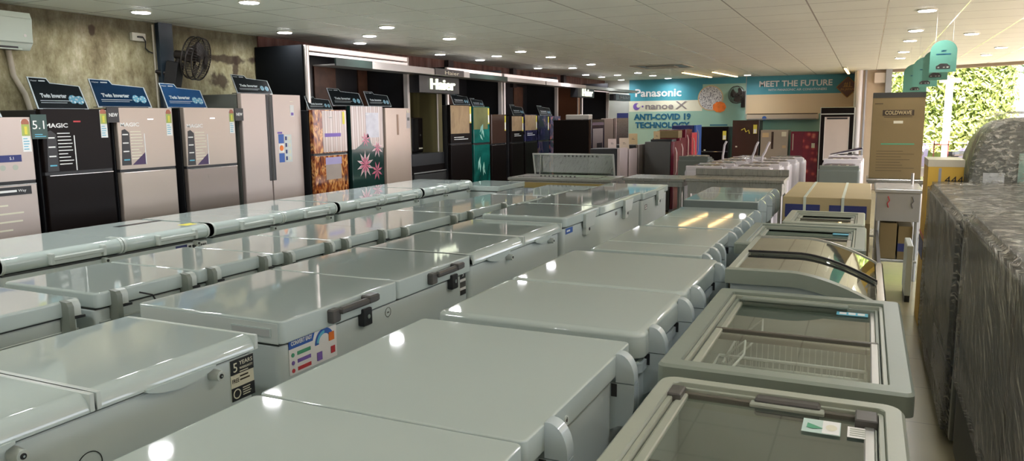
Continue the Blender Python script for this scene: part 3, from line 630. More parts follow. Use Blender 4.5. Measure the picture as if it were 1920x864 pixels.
def glasstop(label, x0, x1, y0, y1, zt, FR, lids, baskets=True, rim=.05, r=.02, deep=.3):
    W, D = x1-x0, y1-y0
    t = thing('display_freezer', label, 'display freezer', (x0, y0, 0), 0, GG)
    m = MB(); tub(m, .02, W-.02, .02, D-.02, deep, zt-.05, .04, WHITE2, INNER); m.box(.05, W-.05, .05, D-.05, 0, .05, GASK); m.build('body', t)
    m = MB(); m.frame(0, W, 0, D, zt-.065, zt, rim, rim, rim, rim, FR, r, 5, .008)
    # rails the lids run in
    m.frame(rim, W-rim, rim, D-rim, zt-.05, zt-.012, .014, .014, .012, .012, GREYL, .01, 3, .002)
    m.frame(rim+.016, W-rim-.016, rim+.014, D-rim-.014, zt-.06, zt-.024, .012, .012, .01, .01, FR, .01, 3, .002)
    m.build('top_frame', t)
    for k, (a, c, dz) in enumerate(lids):
        m = MB(); gx0, gx1 = rim+.02, W-rim-.02
        m.box(gx0+.015, gx1-.015, a, c, zt-.03-dz, zt-.026-dz, GLASS); o = m.build('glass_lid', t)
        m = MB(); m.box(gx0, gx0+.024, a, c, zt-.036-dz, zt-.02-dz, GREYL, b=.003); m.box(gx1-.024, gx1, a, c, zt-.036-dz, zt-.02-dz, ALU, b=.003)
        DB = P('lid_bar', (.13, .12, .095), .35, var=.04); m.box(gx0-.01, gx1+.01, a-.010, a+.004, zt-.036-dz, zt-.016-dz, DB, b=.003); m.box(gx0, gx1, c-.004, c+.010, zt-.036-dz, zt-.018-dz, DB, b=.003)
        m.build('lid_frame', o)
    return t
# nearest glass-top: pale frame, seen cropped
t = glasstop('pale-framed glass-top display freezer nearest the camera with a green leaf sticker', -.49, .12, .95, 2.06, .9, GREYL, [(.06, .62, .012), (.56, 1.04, 0)], rim=.045, r=.05)
m = MB(); m.box(.02+.24, .42, 1.035, 1.075, .845, .9-.006, CHAR, b=.006); m.box(.25, .43, 1.02, 1.05, .872, .884, GREYL, b=.003); m.build('grip', t, 'dark lid grip')
for q in (.03, .50): m = MB(); m.box(q, q+.05, .98, 1.05, .868, .9-.004, CHAR, b=.003); m.build('rail_stop', t)
m = MB(); z = .878; m.box(.385, .47, .90, .985, z, z+.0012, P('sticker_mint', (.5, .65, .6), .4, var=.03)); m.box(.43, .468, .902, .983, z+.0012, z+.002, PAPER)
m.add([(.395, .925, z+.0025), (.41, .92, z+.0025), (.432, .93, z+.0025), (.412, .945, z+.0025), (.396, .955, z+.0025)], [(0, 1, 2, 3, 4)], GREENP)
m.add([(.45+.013*math.cos(q*PI/8), .94+.02*math.sin(q*PI/8), z+.0025) for q in range(16)], [tuple(range(16))], CREAM)
m.box(.485, .54, .905, .97, z, z+.0012, PAPER)
for q in range(4): m.box(.49, .535, .915+q*.013, .921+q*.013, z+.0012, z+.0018, GREYL)
m.build('lid_sticker', t)
wirebasket(t, .08, .53, .12, .48, .55, .78)
# second: grey frame with baskets
t = glasstop('grey-framed glass-top display freezer with wire baskets under two sliding lids', -.53, .15, 2.15, 3.25, .9, GREYF, [(.07, .53, 0), (.5, 1.03, .014)], rim=.06, r=.025)
wirebasket(t, .1, .57, .1, .5, .58, .79); wirebasket(t, .1, .57, .56, 1.0, .52, .74)
m = MB(); m.box(.46, .57, .95, 1.0, .877-.014, .8785-.014, CYAN); m.text('FROST', .515, 0, .02, 0, PAPER) if False else None
for q in range(3): m.box(.47+q*.032, .495+q*.032, .96, .99, .8786-.014, .8795-.014, PAPER)
m.build('lid_sticker', t, 'small cyan sticker')
m = MB(); m.box(.1, .5, 1.0, 1.035, .872, .886, GREYF, b=.004); m.build('grip', t)
# third: curved glass
def arc_z(x):   # x: 0..W, height profile of the curved lids (high at the back, falling to the aisle)
    q = x/.62
    return .962 - .12*max(0, (q-.42)/.58)**1.7 - .008*(1-q)
t = thing('display_freezer', 'curved-glass display freezer reflecting daylight, third beside the aisle', 'display freezer', (-.53, 3.36, 0), 0, GG)
W, D = .62, 1.02
m = MB(); N = 24; xs = [W*i/N for i in range(N+1)]
m.prism([(.02, .06)]+[(W-.02, .06), (W-.02, arc_z(W)-.05)]+[(x, arc_z(x)-.055) for x in xs[::-1] if .02 < x < W-.02]+[(.02, arc_z(0)-.055)], 'y', .012, .04, WHITE2)
m.prism([(.02, .06)]+[(W-.02, .06), (W-.02, arc_z(W)-.05)]+[(x, arc_z(x)-.055) for x in xs[::-1] if .02 < x < W-.02]+[(.02, arc_z(0)-.055)], 'y', D-.04, D-.012, WHITE2)
m.box(.02, .05, .04, D-.04, .06, arc_z(0)-.06, WHITE2); m.box(W-.05, W-.02, .04, D-.04, .06, arc_z(W)-.06, WHITE2); m.box(.05, W-.05, .04, D-.04, .3, .32, INNER); m.box(.04, W-.04, .04, D-.04, 0, .06, GASK)
m.build('body', t)
def arcbar(m, y0, y1, dz0, dz1, mat, xa=0, xb=None):
    X = [xa+((xb or W)-xa)*i/N for i in range(N+1)]
    m.prism([(x, arc_z(x)+dz1) for x in X]+[(x, arc_z(x)+dz0) for x in X[::-1]], 'y', y0, y1, mat)
m = MB(); arcbar(m, -.01, .045, -.055, .006, GREYF); arcbar(m, D-.04, D, -.055, .004, GREYF)
m.box(-.0, .035, .0, D, arc_z(0)-.055, arc_z(0)+.004, GREYL, b=.004); m.box(W-.02, W+.02, -.01, D, arc_z(W)-.06, arc_z(W)+.008, CHROME, b=.006); m.build('top_frame', t)
for a, c, dz in ((.05, .53, -.006), (.49, D-.045, .008)):
    m = MB(); arcbar(m, a, c, dz-.004, dz, GLASSC, .035, W-.02); o = m.build('glass_lid', t)
    m = MB(); arcbar(m, a-.006, a+.006, dz-.006, dz+.004, BLACKP if a > .3 else ALU, .03, W-.01); m.build('lid_frame', o); m = MB(); arcbar(m, c-.008, c+.008, dz-.008, dz+.006, ALU, .03, W-.01); m.build('lid_frame', o)
wirebasket(t, .08, .5, .1, .9, .5, .72)
t = glasstop('low glass-top display freezer with warm reflections behind the curved-glass one', -.665, .03, 4.47, 5.38, .9, GREYF, [(.08, .45, 0), (.42, .83, .012)], rim=.06, r=.02)
m = MB(); m.box(.5, .6, .74, .8, .866, .8675, CYAN); m.build('lid_sticker', t, 'small cyan sticker')
t = glasstop('small glass-top display freezer right in front of the brown strapped carton', -.5, .02, 5.5, 6.2, .9, GREYL, [(.07, .36, 0), (.33, .63, .012)], rim=.05, r=.02)
m = MB(); m.box(0, .018, 0, 3.0, 0, .5, PLASW, b=.004); m.box(-.004, .022, 0, 3.0, .5, .512, BLACKP); o = m.build('leaning_board'); o.location = (.125, 5.1, 0)
tag(o, 'long pale board standing on edge along the aisle beside the carton', 'board')

# ------------------------------------------------------------------ fridges (local: x width, y depth from the door face, facing -y)
def fridge(label, face, Y0, Y1, h, split, top, bot, side=BLACKP, depth=.64, extra=None, group=None, vertical=None, handle='recess', rz=90, loc=None, dt=.055):
    w = Y1-Y0
    t = thing('refrigerator', label, 'refrigerator', loc or (face, Y0, 0), rz, group)
    m = MB(); m.box(0, w, dt+.005, depth, .03, h-.005, side, b=.006); m.box(.03, w-.03, .08, depth-.05, 0, .03, BLACKP); m.build('cabinet', t)
    g = .006
    if vertical:
        for a, c in ((0, vertical-.004), (vertical+.004, w)):
            m = MB(); m.loft(a+.002, c-.002, 0, dt, [(.05, .0), (h, 0)], top, .012, 3); o = m.build('door', t)
    elif split is None:
        m = MB(); m.loft(.002, w-.002, 0, dt, [(.05, 0), (h, 0)], top, .012, 3); o = m.build('door', t)
    else:
        m = MB(); m.loft(.002, w-.002, 0, dt, [(split+.012, 0), (h, 0)], top, .012, 3); o = m.build('door', t)
        m = MB(); m.loft(.002, w-.002, 0, dt, [(.05, 0), (split-.012, 0)], bot, .012, 3); o2 = m.build('door', t)
        m = MB(); m.box(.004, w-.004, .012, dt, split-.012, split+.012, BLACKP); m.box(.03, w*.99, -.002, .012, split-.02, split-.012, CHROME, b=.002); m.build('handle_strip', t)
    if extra: extra(t, w, h)
    return t
def energy(m, x, z, s=1.):
    m.panel(x-.03*s, z-.22*s, x+.03*s, z, 0, PAPER); m.disc(x, z-.02*s, .028*s, -.0016, P('label_red', (.38, .13, .08), .5, var=.1), .001); m.panel(x-.028*s, z-.11*s, x+.028*s, z-.03*s, -.0016, P('label_lime', (.38, .45, .12), .5, var=.1)); m.panel(x-.01*s, z-.1*s, x+.01*s, z-.045*s, -.003, YELL)
    m.lines(x-.022*s, x+.022*s, z-.21*s, z-.12*s, 5, -.0016, CYAN, .006*s)
def magic(m, x0, x1, z0, z1, dark, inv=False):
    bg = BLACKP if not inv else CHAR
    m.text('MAGIC', x0+(x1-x0)*.42, z1+.015, .045, 0, PAPER, (x1-x0)*.75, bold=.001)
    m.prism([(x0, z0), (x0+.02, z1-.03), (x0+.05, z1-.02), (x0+.09, z1-.05), (x0+.09, z0)], 'y', -.0015, 0, bg)
    m.lines(x0+.1, x1-.02, z0+.04, z1-.03, 10, 0, PAPER if dark else CREAM, .007, 5); m.panel(x1-.008, z0, x1, z1-.06, 0, PAPER)
    for k in range(4): m.panel(x0+.02, z0+.04+k*.07, x0+.075, z0+.05+k*.07, -.002, CYAN if k == 0 else PAPER)
    if not dark: m.prism([(x1-.14, z0), (x1-.01, z0), (x1-.01, z0+.1)], 'y', -.002, 0, P('dark_purple', (.06, .03, .10), .45, var=.1))
GF = 'refrigerators standing along the stained concrete wall'
GA = P('green_lit_plate', (.02, .06, .05), .3, var=.1)
def e0(t, w, h):
    m = MB(); energy(m, w-.05, h-.02, 1.05); m.build('energy_label', t)
    m = MB(); m.panel(w-.5, h-.32, w-.1, h-.27, 0, NAVY); m.text('5.1', w-.17, h-.295, .03, -.0016, PAPER); 
    for k in range(3): m.disc(w-.15-k*.09, h-.34-.02, .02, 0, GREYL, .001)
    m.panel(w-.5, h-.56, w-.05, h-.5, 0, BLACKP); m.text('Way', w-.12, h-.53, .028, -.0016, PAPER, .06); m.panel(w-.35, h-.538, w-.16, h-.522, -.0016, PAPER); m.lines(w-.48, w-.1, h-.9, h-.6, 5, 0, CREAM, .012); m.build('feature_sticker', t)
fridge('silver double-door refrigerator cut off by the left edge below the air conditioner', -5.6, 3.05, 3.67, 1.66, 1.19, SILVERL, SILVERL, extra=e0, group=GF)
def e1(t, w, h):
    m = MB(); energy(m, w-.06, h+0.0-.005); m.build('energy_label', t)
    m = MB(); magic(m, .0+.02, .26, 1.25, 1.58, True); m.panel(.26, h-.1, .32, h-.088, 0, REDP); m.build('feature_sticker', t)
    m = MB(); m.panel(-.08, 1.5, .04, 1.68, -.004, GA, .006); m.text('5.1', -.02, 1.6, .09, -.011, PAPER, .09); m.lines(-.06, .03, 1.51, 1.54, 2, -.0105, CYAN, .006); m.build('side_tag', t)
fridge('black double-door refrigerator on the concrete wall side, second from the left', -5.6, 3.74, 4.32, 1.72, 1.235, BLACKG, BLACKG, extra=e1, group=GF)
def e2(t, w, h):
    m = MB(); energy(m, w-.05, h-.02); m.build('energy_label', t); m = MB(); magic(m, .02, .26, 1.26, 1.58, False); m.panel(.3, h-.1, .36, h-.09, 0, CHROME); m.build('feature_sticker', t)
    m = MB(); m.panel(-.09, h-.12, .02, h, -.004, BLACKP, .006); m.text('NEW', -.035, h-.06, .04, -.011, PAPER, .08, bold=.001); m.build('new_tag', t, 'black NEW tag')
def e3(t, w, h):
    m = MB(); energy(m, w-.05, h-.02); m.build('energy_label', t); m = MB(); magic(m, .01, .26, 1.22, 1.56, False); m.panel(.3, h-.1, .36, h-.09, 0, CHROME); m.build('feature_sticker', t)
    m = MB(); m.panel(w-.01, h-.12, w+.1, h, -.004, BLACKP, .006); m.text('NEW', w+.045, h-.06, .04, -.011, PAPER, .08, bold=.001); m.build('new_tag', t, 'black NEW tag')
fridge('silver double-door refrigerator with NEW tag, between the black one and another silver', -5.6, 4.38, 4.95, 1.735, 1.215, SILVER, SILVER, extra=e2, group=GF)
fridge('silver double-door refrigerator directly left of the taller side-by-side', -5.6, 5.07, 5.69, 1.74, 1.2, SILVER, SILVER2, extra=e3, group=GF)
def eS(t, w, h):
    m = MB(); m.box(.342, .386, -.004, .0, 1.0, h-.004, BLACKP, b=.001); m.box(.394, .438, -.004, .0, 1.0, h-.004, BLACKP, b=.001); m.box(.378, .386, -.008, -.004, 1.0, h-.02, CHAR); m.box(.394, .402, -.008, -.004, 1.0, h-.02, CHAR); m.build('handle', t, 'long dark vertical handle recess')
    m = MB()
    for k, c in enumerate((BLUE, PAPER, BLUE)): m.panel(.5, 1.18+k*.10, .58, 1.275+k*.10, 0, c)
    m.disc(.54, 1.33, .03, -.0016, ORNG, .001); m.panel(.59, 1.18, .7, 1.47, 0, P('sticker_pale', (.62, .66, .64), .4, var=.05))
    for k in range(4): m.panel(.6, 1.2+k*.07, .625, 1.24+k*.07, -.0016, NAVY); m.panel(.645, 1.2+k*.07, .68, 1.235+k*.07, -.0016, CREAM)
    m.panel(.49, 1.48, .56, 1.5, 0, PURP); m.build('feature_sticker', t)
    m = MB(); m.panel(.7, 1.66, .76, 1.78, 0, PAPER); m.panel(.71, 1.67, .75, 1.7, -.0016, PURP); m.lines(.7, .78, 1.8, 1.83, 1, 0, CREAM, .006); m.build('brand_label', t)
fridge('tall silver side-by-side refrigerator with blue sticker beside the black display bay', -5.6, 5.78, 6.66, 1.885, None, SILVERL, None, side=GREYS, extra=eS, group=GF, vertical=.39)

GB = 'refrigerators in the lit display bays'
def eK1(t, w, h):
    m = MB(); m.panel(w*.32, 1.27, w*.8, 1.47, 0, TANC); m.panel(w*.32, 1.43, w*.8, 1.47, -.0016, PURP); m.panel(w*.32, 1.12, w*.8, 1.2, 0, P('lilac', (.35, .3, .5), .4, var=.05)); m.panel(w*.32, .95, w*.78, 1.12, 0, P('sticker_taupe', (.35, .28, .24), .4, var=.15)); m.build('feature_sticker', t)
    m = MB(); m.loft(.16, w-.004, -.002, .004, [(1.26, 0), (h-.01, 0)], DRAPE, .002, 1); m.panel(w-.08, h-.16, w-.04, h-.02, -.003, YELL); m.text('Haier', w*.5, h-.08, .03, -.003, PAPER); m.build('patterned_panel', t)
fridge('amber leaf-patterned double-door refrigerator at the left end of the lit bay', -5.5, 6.72, 7.32, 1.73, 1.24, FIRE, FIRE, extra=eK1, group=GB)
def flower(m, x, z, r, mt, y=-.003, n=8):
    for k in range(n):
        a = 2*PI*k/n+.3; c, s_ = math.cos(a), math.sin(a)
        m.prism([(x, z), (x+.5*r*c-.12*r*s_, z+.5*r*s_+.12*r*c), (x+r*c, z+r*s_), (x+.5*r*c+.12*r*s_, z+.5*r*s_-.12*r*c)], 'y', y-.0005*(k % 2)-.001, y, mt)
PINK = P('pink_petal', (.6, .16, .24), .2, var=.25, vscale=20); PINKL = P('pale_petal', (.65, .5, .5), .2, var=.2, vscale=20)
def eK2(t, w, h):
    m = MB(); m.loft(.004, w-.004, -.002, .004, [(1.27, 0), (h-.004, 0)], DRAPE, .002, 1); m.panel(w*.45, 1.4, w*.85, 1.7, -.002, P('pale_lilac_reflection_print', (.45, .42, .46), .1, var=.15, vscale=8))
    m.prism([(w*.1, 1.27), (w*.3, 1.33), (w*.5, 1.45), (w*.62, 1.3), (w*.9, 1.27)], 'y', -.0035, -.002, P('dark_leaf', (.015, .06, .05), .15, var=.2))
    flower(m, w*.42, 1.38, .09, PINK, -.004); flower(m, w*.78, 1.27, .12, PINKL, -.004); flower(m, w*.78, 1.27, .08, PINK, -.006); flower(m, w*.38, 1.08, .17, PINKL, -.004, 10); flower(m, w*.38, 1.08, .12, PINK, -.006, 10); flower(m, w*.75, .99, .12, PINK, -.004)
    m.text('Haier', w*.5, h-.1, .03, -.003, PAPER); m.build('patterned_panel', t)
fridge('floral refrigerator with pink flowers on dark green, in the middle of the lit bay', -5.5, 7.4, 8.06, 1.78, None, P('dark_green_door', (.01, .035, .03), .12, var=.2), None, extra=eK2, group=GB)
def eK3(t, w, h):
    m = MB(); m.box(w*.44, w*.5, -.006, 0, 1.42, 1.68, P('bronze', (.25, .17, .12), .3, metal=.6, var=.05), b=.002); m.build('handle', t)
    m = MB(); m.panel(w*.83, 1.5, w*.97, 1.7, 0, P('label_pale', (.5, .45, .45), .4, var=.05)); m.panel(w*.86, 1.6, w*.95, 1.64, -.002, CHAR); m.panel(w*.86, 1.7, w*.9, 1.74, 0, CREAM); m.build('energy_label', t)
fridge('plain rose-beige single-door refrigerator at the right end of the lit bay', -5.5, 8.12, 8.7, 1.76, None, PINKF, None, extra=eK3, group=GB)
def yl(t, w, h):
    m = MB(); m.panel(w-.07, h-.27, w-.02, h-.02, 0, YELL); m.panel(w-.065, h-.25, w-.025, h-.13, -.0016, PAPER); m.build('energy_label', t)
def eD2(t, w, h):
    yl(t, w, h)
    m = MB(); m.loft(.004, w-.08, -.002, .004, [(1.45, 0), (h-.01, 0)], P('olive_mirror', (.16, .17, .08), .1, var=.2), .002, 1)
    pl = P('plume', (.3, .6, .52), .3, var=.3)
    for (x, z, r, a) in ((.2, 1.4, .16, .9), (.26, 1.36, .18, 1.3), (.34, 1.32, .16, 1.9), (.3, 1.28, .14, 2.4), (.12, .82, .22, 1.2), (.2, .78, .16, 1.6), (.3, .72, .22, 1.45), (.38, .74, .14, 2.2)):
        c, q = math.cos(a), math.sin(a); m.prism([(x, z), (x+.55*r*c-.16*r*q, z+.55*r*q+.16*r*c), (x+r*c, z+r*q), (x+.6*r*c+.14*r*q, z+.6*r*q-.14*r*c)], 'y', -.004, -.003, pl)
    m.build('patterned_panel', t)
def eTan(t, w, h):
    yl(t, w, h); m = MB(); m.loft(.004, w-.08, -.002, .004, [(1.4, 0), (h-.01, 0)], TANREF, .002, 1); m.lines(.1, w-.1, 1.3, 1.36, 2, 0, PAPER, .01); m.build('patterned_panel', t)
fridge('black double-door refrigerator next to the wooden niche', -5.5, 9.78, 10.44, 1.82, 1.25, BLACKG, BLACKG, extra=eTan, group=GB)
fridge('emerald green patterned double-door refrigerator', -5.5, 10.5, 11.06, 1.8, 1.23, EMERALD, EMERALD, extra=eD2, group=GB)
fridge('dark refrigerator between the emerald one and the white bay post', -5.5, 11.12, 11.68, 1.68, 1.2, DBROWN, BLACKG, extra=yl, group=GB)
fridge('dark refrigerator with tan mirrored upper door right of the white bay post', -5.5, 11.9, 12.4, 1.66, 1.2, BLACKG, BLACKG, extra=eTan, group=GB)
fridge('refrigerator with tan upper door and navy lower prints, fifth in the second bays', -5.5, 12.46, 13.02, 1.68, 1.2, NIGHT, BLACKG, extra=eTan, group=GB)
fridge('dark blue patterned refrigerator before the coral-patterned one', -5.5, 13.08, 13.6, 1.66, 1.2, NIGHT, NIGHT, extra=yl, group=GB)
fridge('dark coral-patterned refrigerator beside the big black fridge side', -5.5, 13.66, 14.2, 1.65, 1.2, CORAL, CORAL, group=GB)
GC = 'refrigerators standing in the far left corner'
def eQ(t, w, h):
    m = MB(); m.panel(.08, .98, w-.1, h-.16, 0, P('silver_pink', (.5, .43, .42), .3, metal=.3, var=.03)); m.panel(.05, h-.1, w-.05, h-.05, 0, P('lilac_dark', (.2, .14, .2), .3, var=.1)); m.panel(.3, 1.0, .6, 1.16, -.002, BLACKP); m.build('door_panel', t)
fridge('big refrigerator showing its black side beyond the steel food counter', -4.4, 12.85, 13.6, 1.58, None, DBROWN, None, side=BLACKG, extra=eQ, group=GC, depth=.72)
fridge('tall brownish silver refrigerator right of the black-sided one', -4.3, 14.0, 14.8, 1.6, None, brushed('taupe_door', (.30, .22, .19), .3, .5), None, side=P('taupe_side', (.32, .24, .2), .4, var=.05), group=GC, depth=.3)
o = MB().box(-.22, .22, -.1, .1, 0, .09, P('carton_white', (.55, .52, .47), .5, var=.05), b=.01).build('white_carton'); o.location = (-4.72, 13.1, 1.5795); tag(o, 'small white box lying on top of the black-sided refrigerator', 'box')

# display placards on top of the fridges
GP = 'twin inverter placards standing on top of refrigerators'
EDGE = P('placard_edge', (.72, .8, .82), .3, var=.03)
BLUEGLOW = P('placard_cyan', (.18, .5, .66), .35, var=.1)
PB = P('placard_black', (.01, .015, .018), .3, spec=.15, var=.1); PBL = P('placard_blue', (.012, .045, .11), .22, spec=.25, var=.1); PBM = P('placard_bright_blue', (.02, .10, .27), .18, var=.1)
def placard(label, face, y, z, w, h, bg, tilt=22, yaw=0, hide=False):
    t = thing('display_placard', label, 'placard', (face, y, z+.003), 90+yaw, GP)
    R = Matrix.Rotation(math.radians(-tilt), 4, 'X')
    out = [(0, 0), (w, 0), (w-.012, h*.76), (w*.40, h*.84), (w*.36, h*.98), (0, h)]
    m = MB(); m.M = R; m.prism(out, 'y', 0, .006, EDGE)
    inn = [(.012, .01), (w-.012, .01), (w-.024, h*.74), (w*.385, h*.81), (w*.345, h*.95), (.012, h*.97)]
    m.prism(inn, 'y', -.002, 0, bg)
    m.text('Twin Inverter', w*.38, h*.42, h*.17, -.002, EDGE, w*.5, bold=.002); m.panel(w*.1, h*.26, w*.66, h*.28, -.002, EDGE, .001); m.panel(w*.1, h*.2, w*.6, h*.215, -.002, EDGE, .001)
    m.text('Haier', w*.10, h*.88, h*.08, -.002, EDGE, w*.12); m.panel(w*.19, h*.86, w*.31, h*.9, -.002, EDGE, .001)
    m.disc(w*.74, h*.32, h*.14, -.002, BLUEGLOW, .001, 9); m.disc(w*.87, h*.3, h*.14, -.002, BLUEGLOW, .001, 9)
    for k in range(5): m.disc(w*.74+h*.09*math.cos(k*1.26), h*.32+h*.09*math.sin(k*1.26), h*.03, -.003, EDGE, .001, 7); m.disc(w*.87+h*.09*math.cos(k*1.26+.5), h*.3+h*.09*math.sin(k*1.26+.5), h*.03, -.003, EDGE, .001, 7); m.build('board', t)
    m = MB(); m.box(.04, w-.04, .0, .11, 0, .006, BLACKP); m.prism([(.006, .006), (.1, .006), (.012+h*.28*.6, h*.55)], 'x', w*.48, w*.48+.006, BLACKP); m.build('stand', t)
    return t
placard('black placard at the left edge above the silver fridge', -5.66, 3.06, 1.66, .44, .2, PB)
placard('black placard with white edge on the black refrigerator', -5.66, 3.77, 1.715, .42, .265, PB)
placard('blue placard above the NEW-tagged silver fridge', -5.66, 4.27, 1.735, .52, .25, PBL)
placard('bright blue placard with a lamp glare on the right silver refrigerator', -5.66, 4.95, 1.735, .46, .24, PBM)
placard('dark placard on the tall side-by-side refrigerator', -5.66, 5.8, 1.885, .5, .2, PB)
placard('dark placard above the amber-patterned refrigerator', -5.56, 6.74, 1.73, .42, .16, PB)
placard('dark placard with rainbow edge between amber and floral fridges', -5.56, 7.16, 1.775, .6, .22, PB)
placard('dark placard on the seam of floral and rose-beige fridges', -5.56, 7.86, 1.775, .5, .2, PB)
placard('small dark placard on the black refrigerator by the niche', -5.56, 10.0, 1.82, .52, .18, PB)
placard('small dark placard above the emerald refrigerator', -5.56, 10.6, 1.8, .4, .14, PB)
placard('small dark placard right of the white bay post', -5.56, 12.1, 1.665, .5, .2, PB)
placard('small dark placard farthest along the display bays', -5.56, 13.3, 1.66, .6, .2, PB)

# ------------------------------------------------------------------ display bays
FX = -5.62
def bay(label, y0, y1, z0=2.43, z1=2.41, side=True):
    t = thing('display_bay', label, 'display bay', (FX, y0, 0), 90, 'black display bays with lit white frames'); w = y1-y0; d = FX-WX-.02
    m = MB()
    if side: m.box(-.03, 0, .0, d, 0, z0, P('matt_navy_black', (.004, .005, .006), .6, spec=.1, var=.1))
    m.box(w, w+.02, .0, d, 0, z1, BLACKP); m.box(0, w, 0, d, z0-.02, z0, BLACKP)
    m.box(0, w, d-.01, d, 0, z0, BLACKP); m.build('carcass', t)
    m = MB()
    for k in range(int(w/.9)+1):
        if w-.02-(.04+k*.9) > .1: m = MB(); m.box(.04+k*.9, min(w-.02, .04+k*.9+.42), d-.03, d-.012, 1.6, z0-.14, WOODD); m.build('back_panel', t)
    m = MB(); m.box(0, .05, -.03, .03, 0, z0, FRAMEW); m.box(w-.05, w, -.03, .03, 0, z0, FRAMEW); m.box(.05, w-.05, -.03, .03, z0-.06, z0, FRAMEW); m.build('frame', t, 'white lit frame')
    m = MB(); m.box(.05, w-.05, -.036, -.030, z0-.052, z0-.008, LEDSTRIP); m.box(.05, w-.05, -.04, -.02, z0-.105, z0-.075, LEDSTRIP); m.box(.016, .034, -.034, -.030, .9, z0-.01, LEDSTRIP); m.build('light_strip', t)
    return t
bay('first black display bay with lit frame around the amber, floral and rose-beige fridges', 6.77, 8.84)
bay('second display bay with lit frame behind the black and emerald fridges', 9.86, 11.74, 2.36)
bay('third display bay with lit frame right of the double white post', 11.8, 14.3, 2.36)
bay('fourth display bay at the far end of the concrete wall', 15.7, 17.6, 2.3)
# projecting canopy beam
t = thing('canopy_beam', 'long dark and grey canopy beam projecting above the display bays', 'canopy beam', (-5.3, 6.9, 0), 90)
Lc = 12.1; m = MB(); m.box(0, Lc, 0, .31, 2.21, 2.225, P('soffit_grey', (.2, .19, .18), .5, var=.1)); m.build('soffit', t)
m = MB(); m.box(0, .68, -.01, .01, 2.205, 2.29, P('beam_dark_green', (.015, .03, .025), .3, var=.1)); m.box(.68, 3.1, -.01, .01, 2.205, 2.285, P('beam_grey', (.5, .46, .44), .35, var=.06)); m.build('fascia', t)
m = MB(); m.box(3.1, 4.4, -.01, .01, 2.205, 2.275, P('beam_dark_green', (0, 0, 0))); m.box(4.4, 6.0, -.01, .01, 2.205, 2.27, P('beam_grey', (0, 0, 0))); m.box(6.05, 8.2, -.01, .01, 2.205, 2.27, P('beam_grey', (0, 0, 0))); m.box(8.2, Lc, -.01, .01, 2.205, 2.265, P('beam_grey2', (.22, .23, .21), .4, var=.05)); m.build('fascia', t)
m = MB(); 
for k in range(7): m.box(.3+k*1.9, .34+k*1.9, .0, .31, 2.225, 2.26, BLACKP)
m.build('bracket', t)
# wooden niche with screen and sign
def niche(label, y0, y1, face=-5.62, first=True):
    w = y1-y0; t = thing('display_niche', label, 'display niche', (face, y0, 0), 90); d = face-WX-.02
    wd = WOODN if first else WOODB
    m = MB(); m.box(0, w, d-.02, d, 0, 2.3, wd); m.box(0, .03, 0, d, 0, 2.3, wd); m.box(w-.12, w, 0, d, 0, 2.3, wd); m.box(w-.135, w-.12, -.004, .01, 1.15, 2.3, FRAMEW); m.build('wood_panels', t)
    m = MB(); m.box(0, w, -.02, d, 1.1, 1.14, BLACKP); m.box(0, w, -.02, .02, .98, 1.1, BLACKP); m.box(0, w, -.05, d, .04, .86, P('drawer_dark', (.03, .03, .03), .4, var=.1)); m.box(0, w, -.03, d, .86, .98, BLACKG); m.build('base_unit', t)
    m = MB(); m.box(0, w, -.055, -.045, .875, .89, ALU); m.build('pull_rail', t)
    return t
niche('wooden niche between the rose-beige and black refrigerators, under the lit sign', 8.87, 9.75)
niche('orange wood panelled niche behind the black-sided refrigerator', 14.35, 15.65, first=False)
t = thing('countertop_appliance', 'black boxy appliance standing in the wooden niche', 'appliance', (-5.85, 9.0, 1.14), 90)
m = MB(); m.box(0, .58, .0, .34, .01, .5, BLACKG, b=.01); m.build('housing', t); m = MB(); m.box(.02, .44, -.012, 0, .03, .48, P('screen_black', (.008, .008, .01), .06, var=.05), b=.003); m.build('door', t); m = MB(); m.panel(.46, .05, .56, .07, 0, CREAM); m.disc(.51, .25, .015, 0, CHAR); m.build('control_panel', t)
def signbox(label, y, L, z0, z1, face, size, mt=PAPER, word='Haier'):
    t = thing('brand_sign', label, 'sign', (face, y, 0), 90); m = MB(); m.box(0, L, 0, .16, z0, z1, BLACKP, b=.004); m.build('sign_box', t)
    m = MB(); m.text(word, L*.55, (z0+z1)/2, size, 0, mt, L*.62, depth=.02, bold=.004); m.build('lettering', t, 'glowing raised letters')
SIGNL = P('sign_letters', (.7, .75, .6), .4, emit=(.85, .9, .7), estr=1.1, var=.02)
signbox('black sign with glowing Haier lettering above the wooden niche', 8.85, 1.1, 1.97, 2.2, -5.44, .2, SIGNL)
m = MB(); o_ = thing('brand_sign', 'reflection of the Haier lettering, modelled as letters on the dark canopy front', 'sign', (-5.285, 9.0, 0), 90); m.box(0, .8, -.01, .0, 2.205, 2.29, P('canopy_plate', (.06, .05, .05), .3, var=.1)); m.text('Haier', .45, 2.24, .07, -.01, CREAM, .4); m.build('reflection_plate', o_)  # modelled letters stand in for the sign's reflection on the canopy
signbox('small far sign with lettering over the orange wood niche', 14.5, 1.0, 2.02, 2.2, -5.25, .2, SIGNL)
signbox('dark far sign at the end of the display bays', 17.2, 1.2, 2.0, 2.15, -5.3, .1, CHAR)

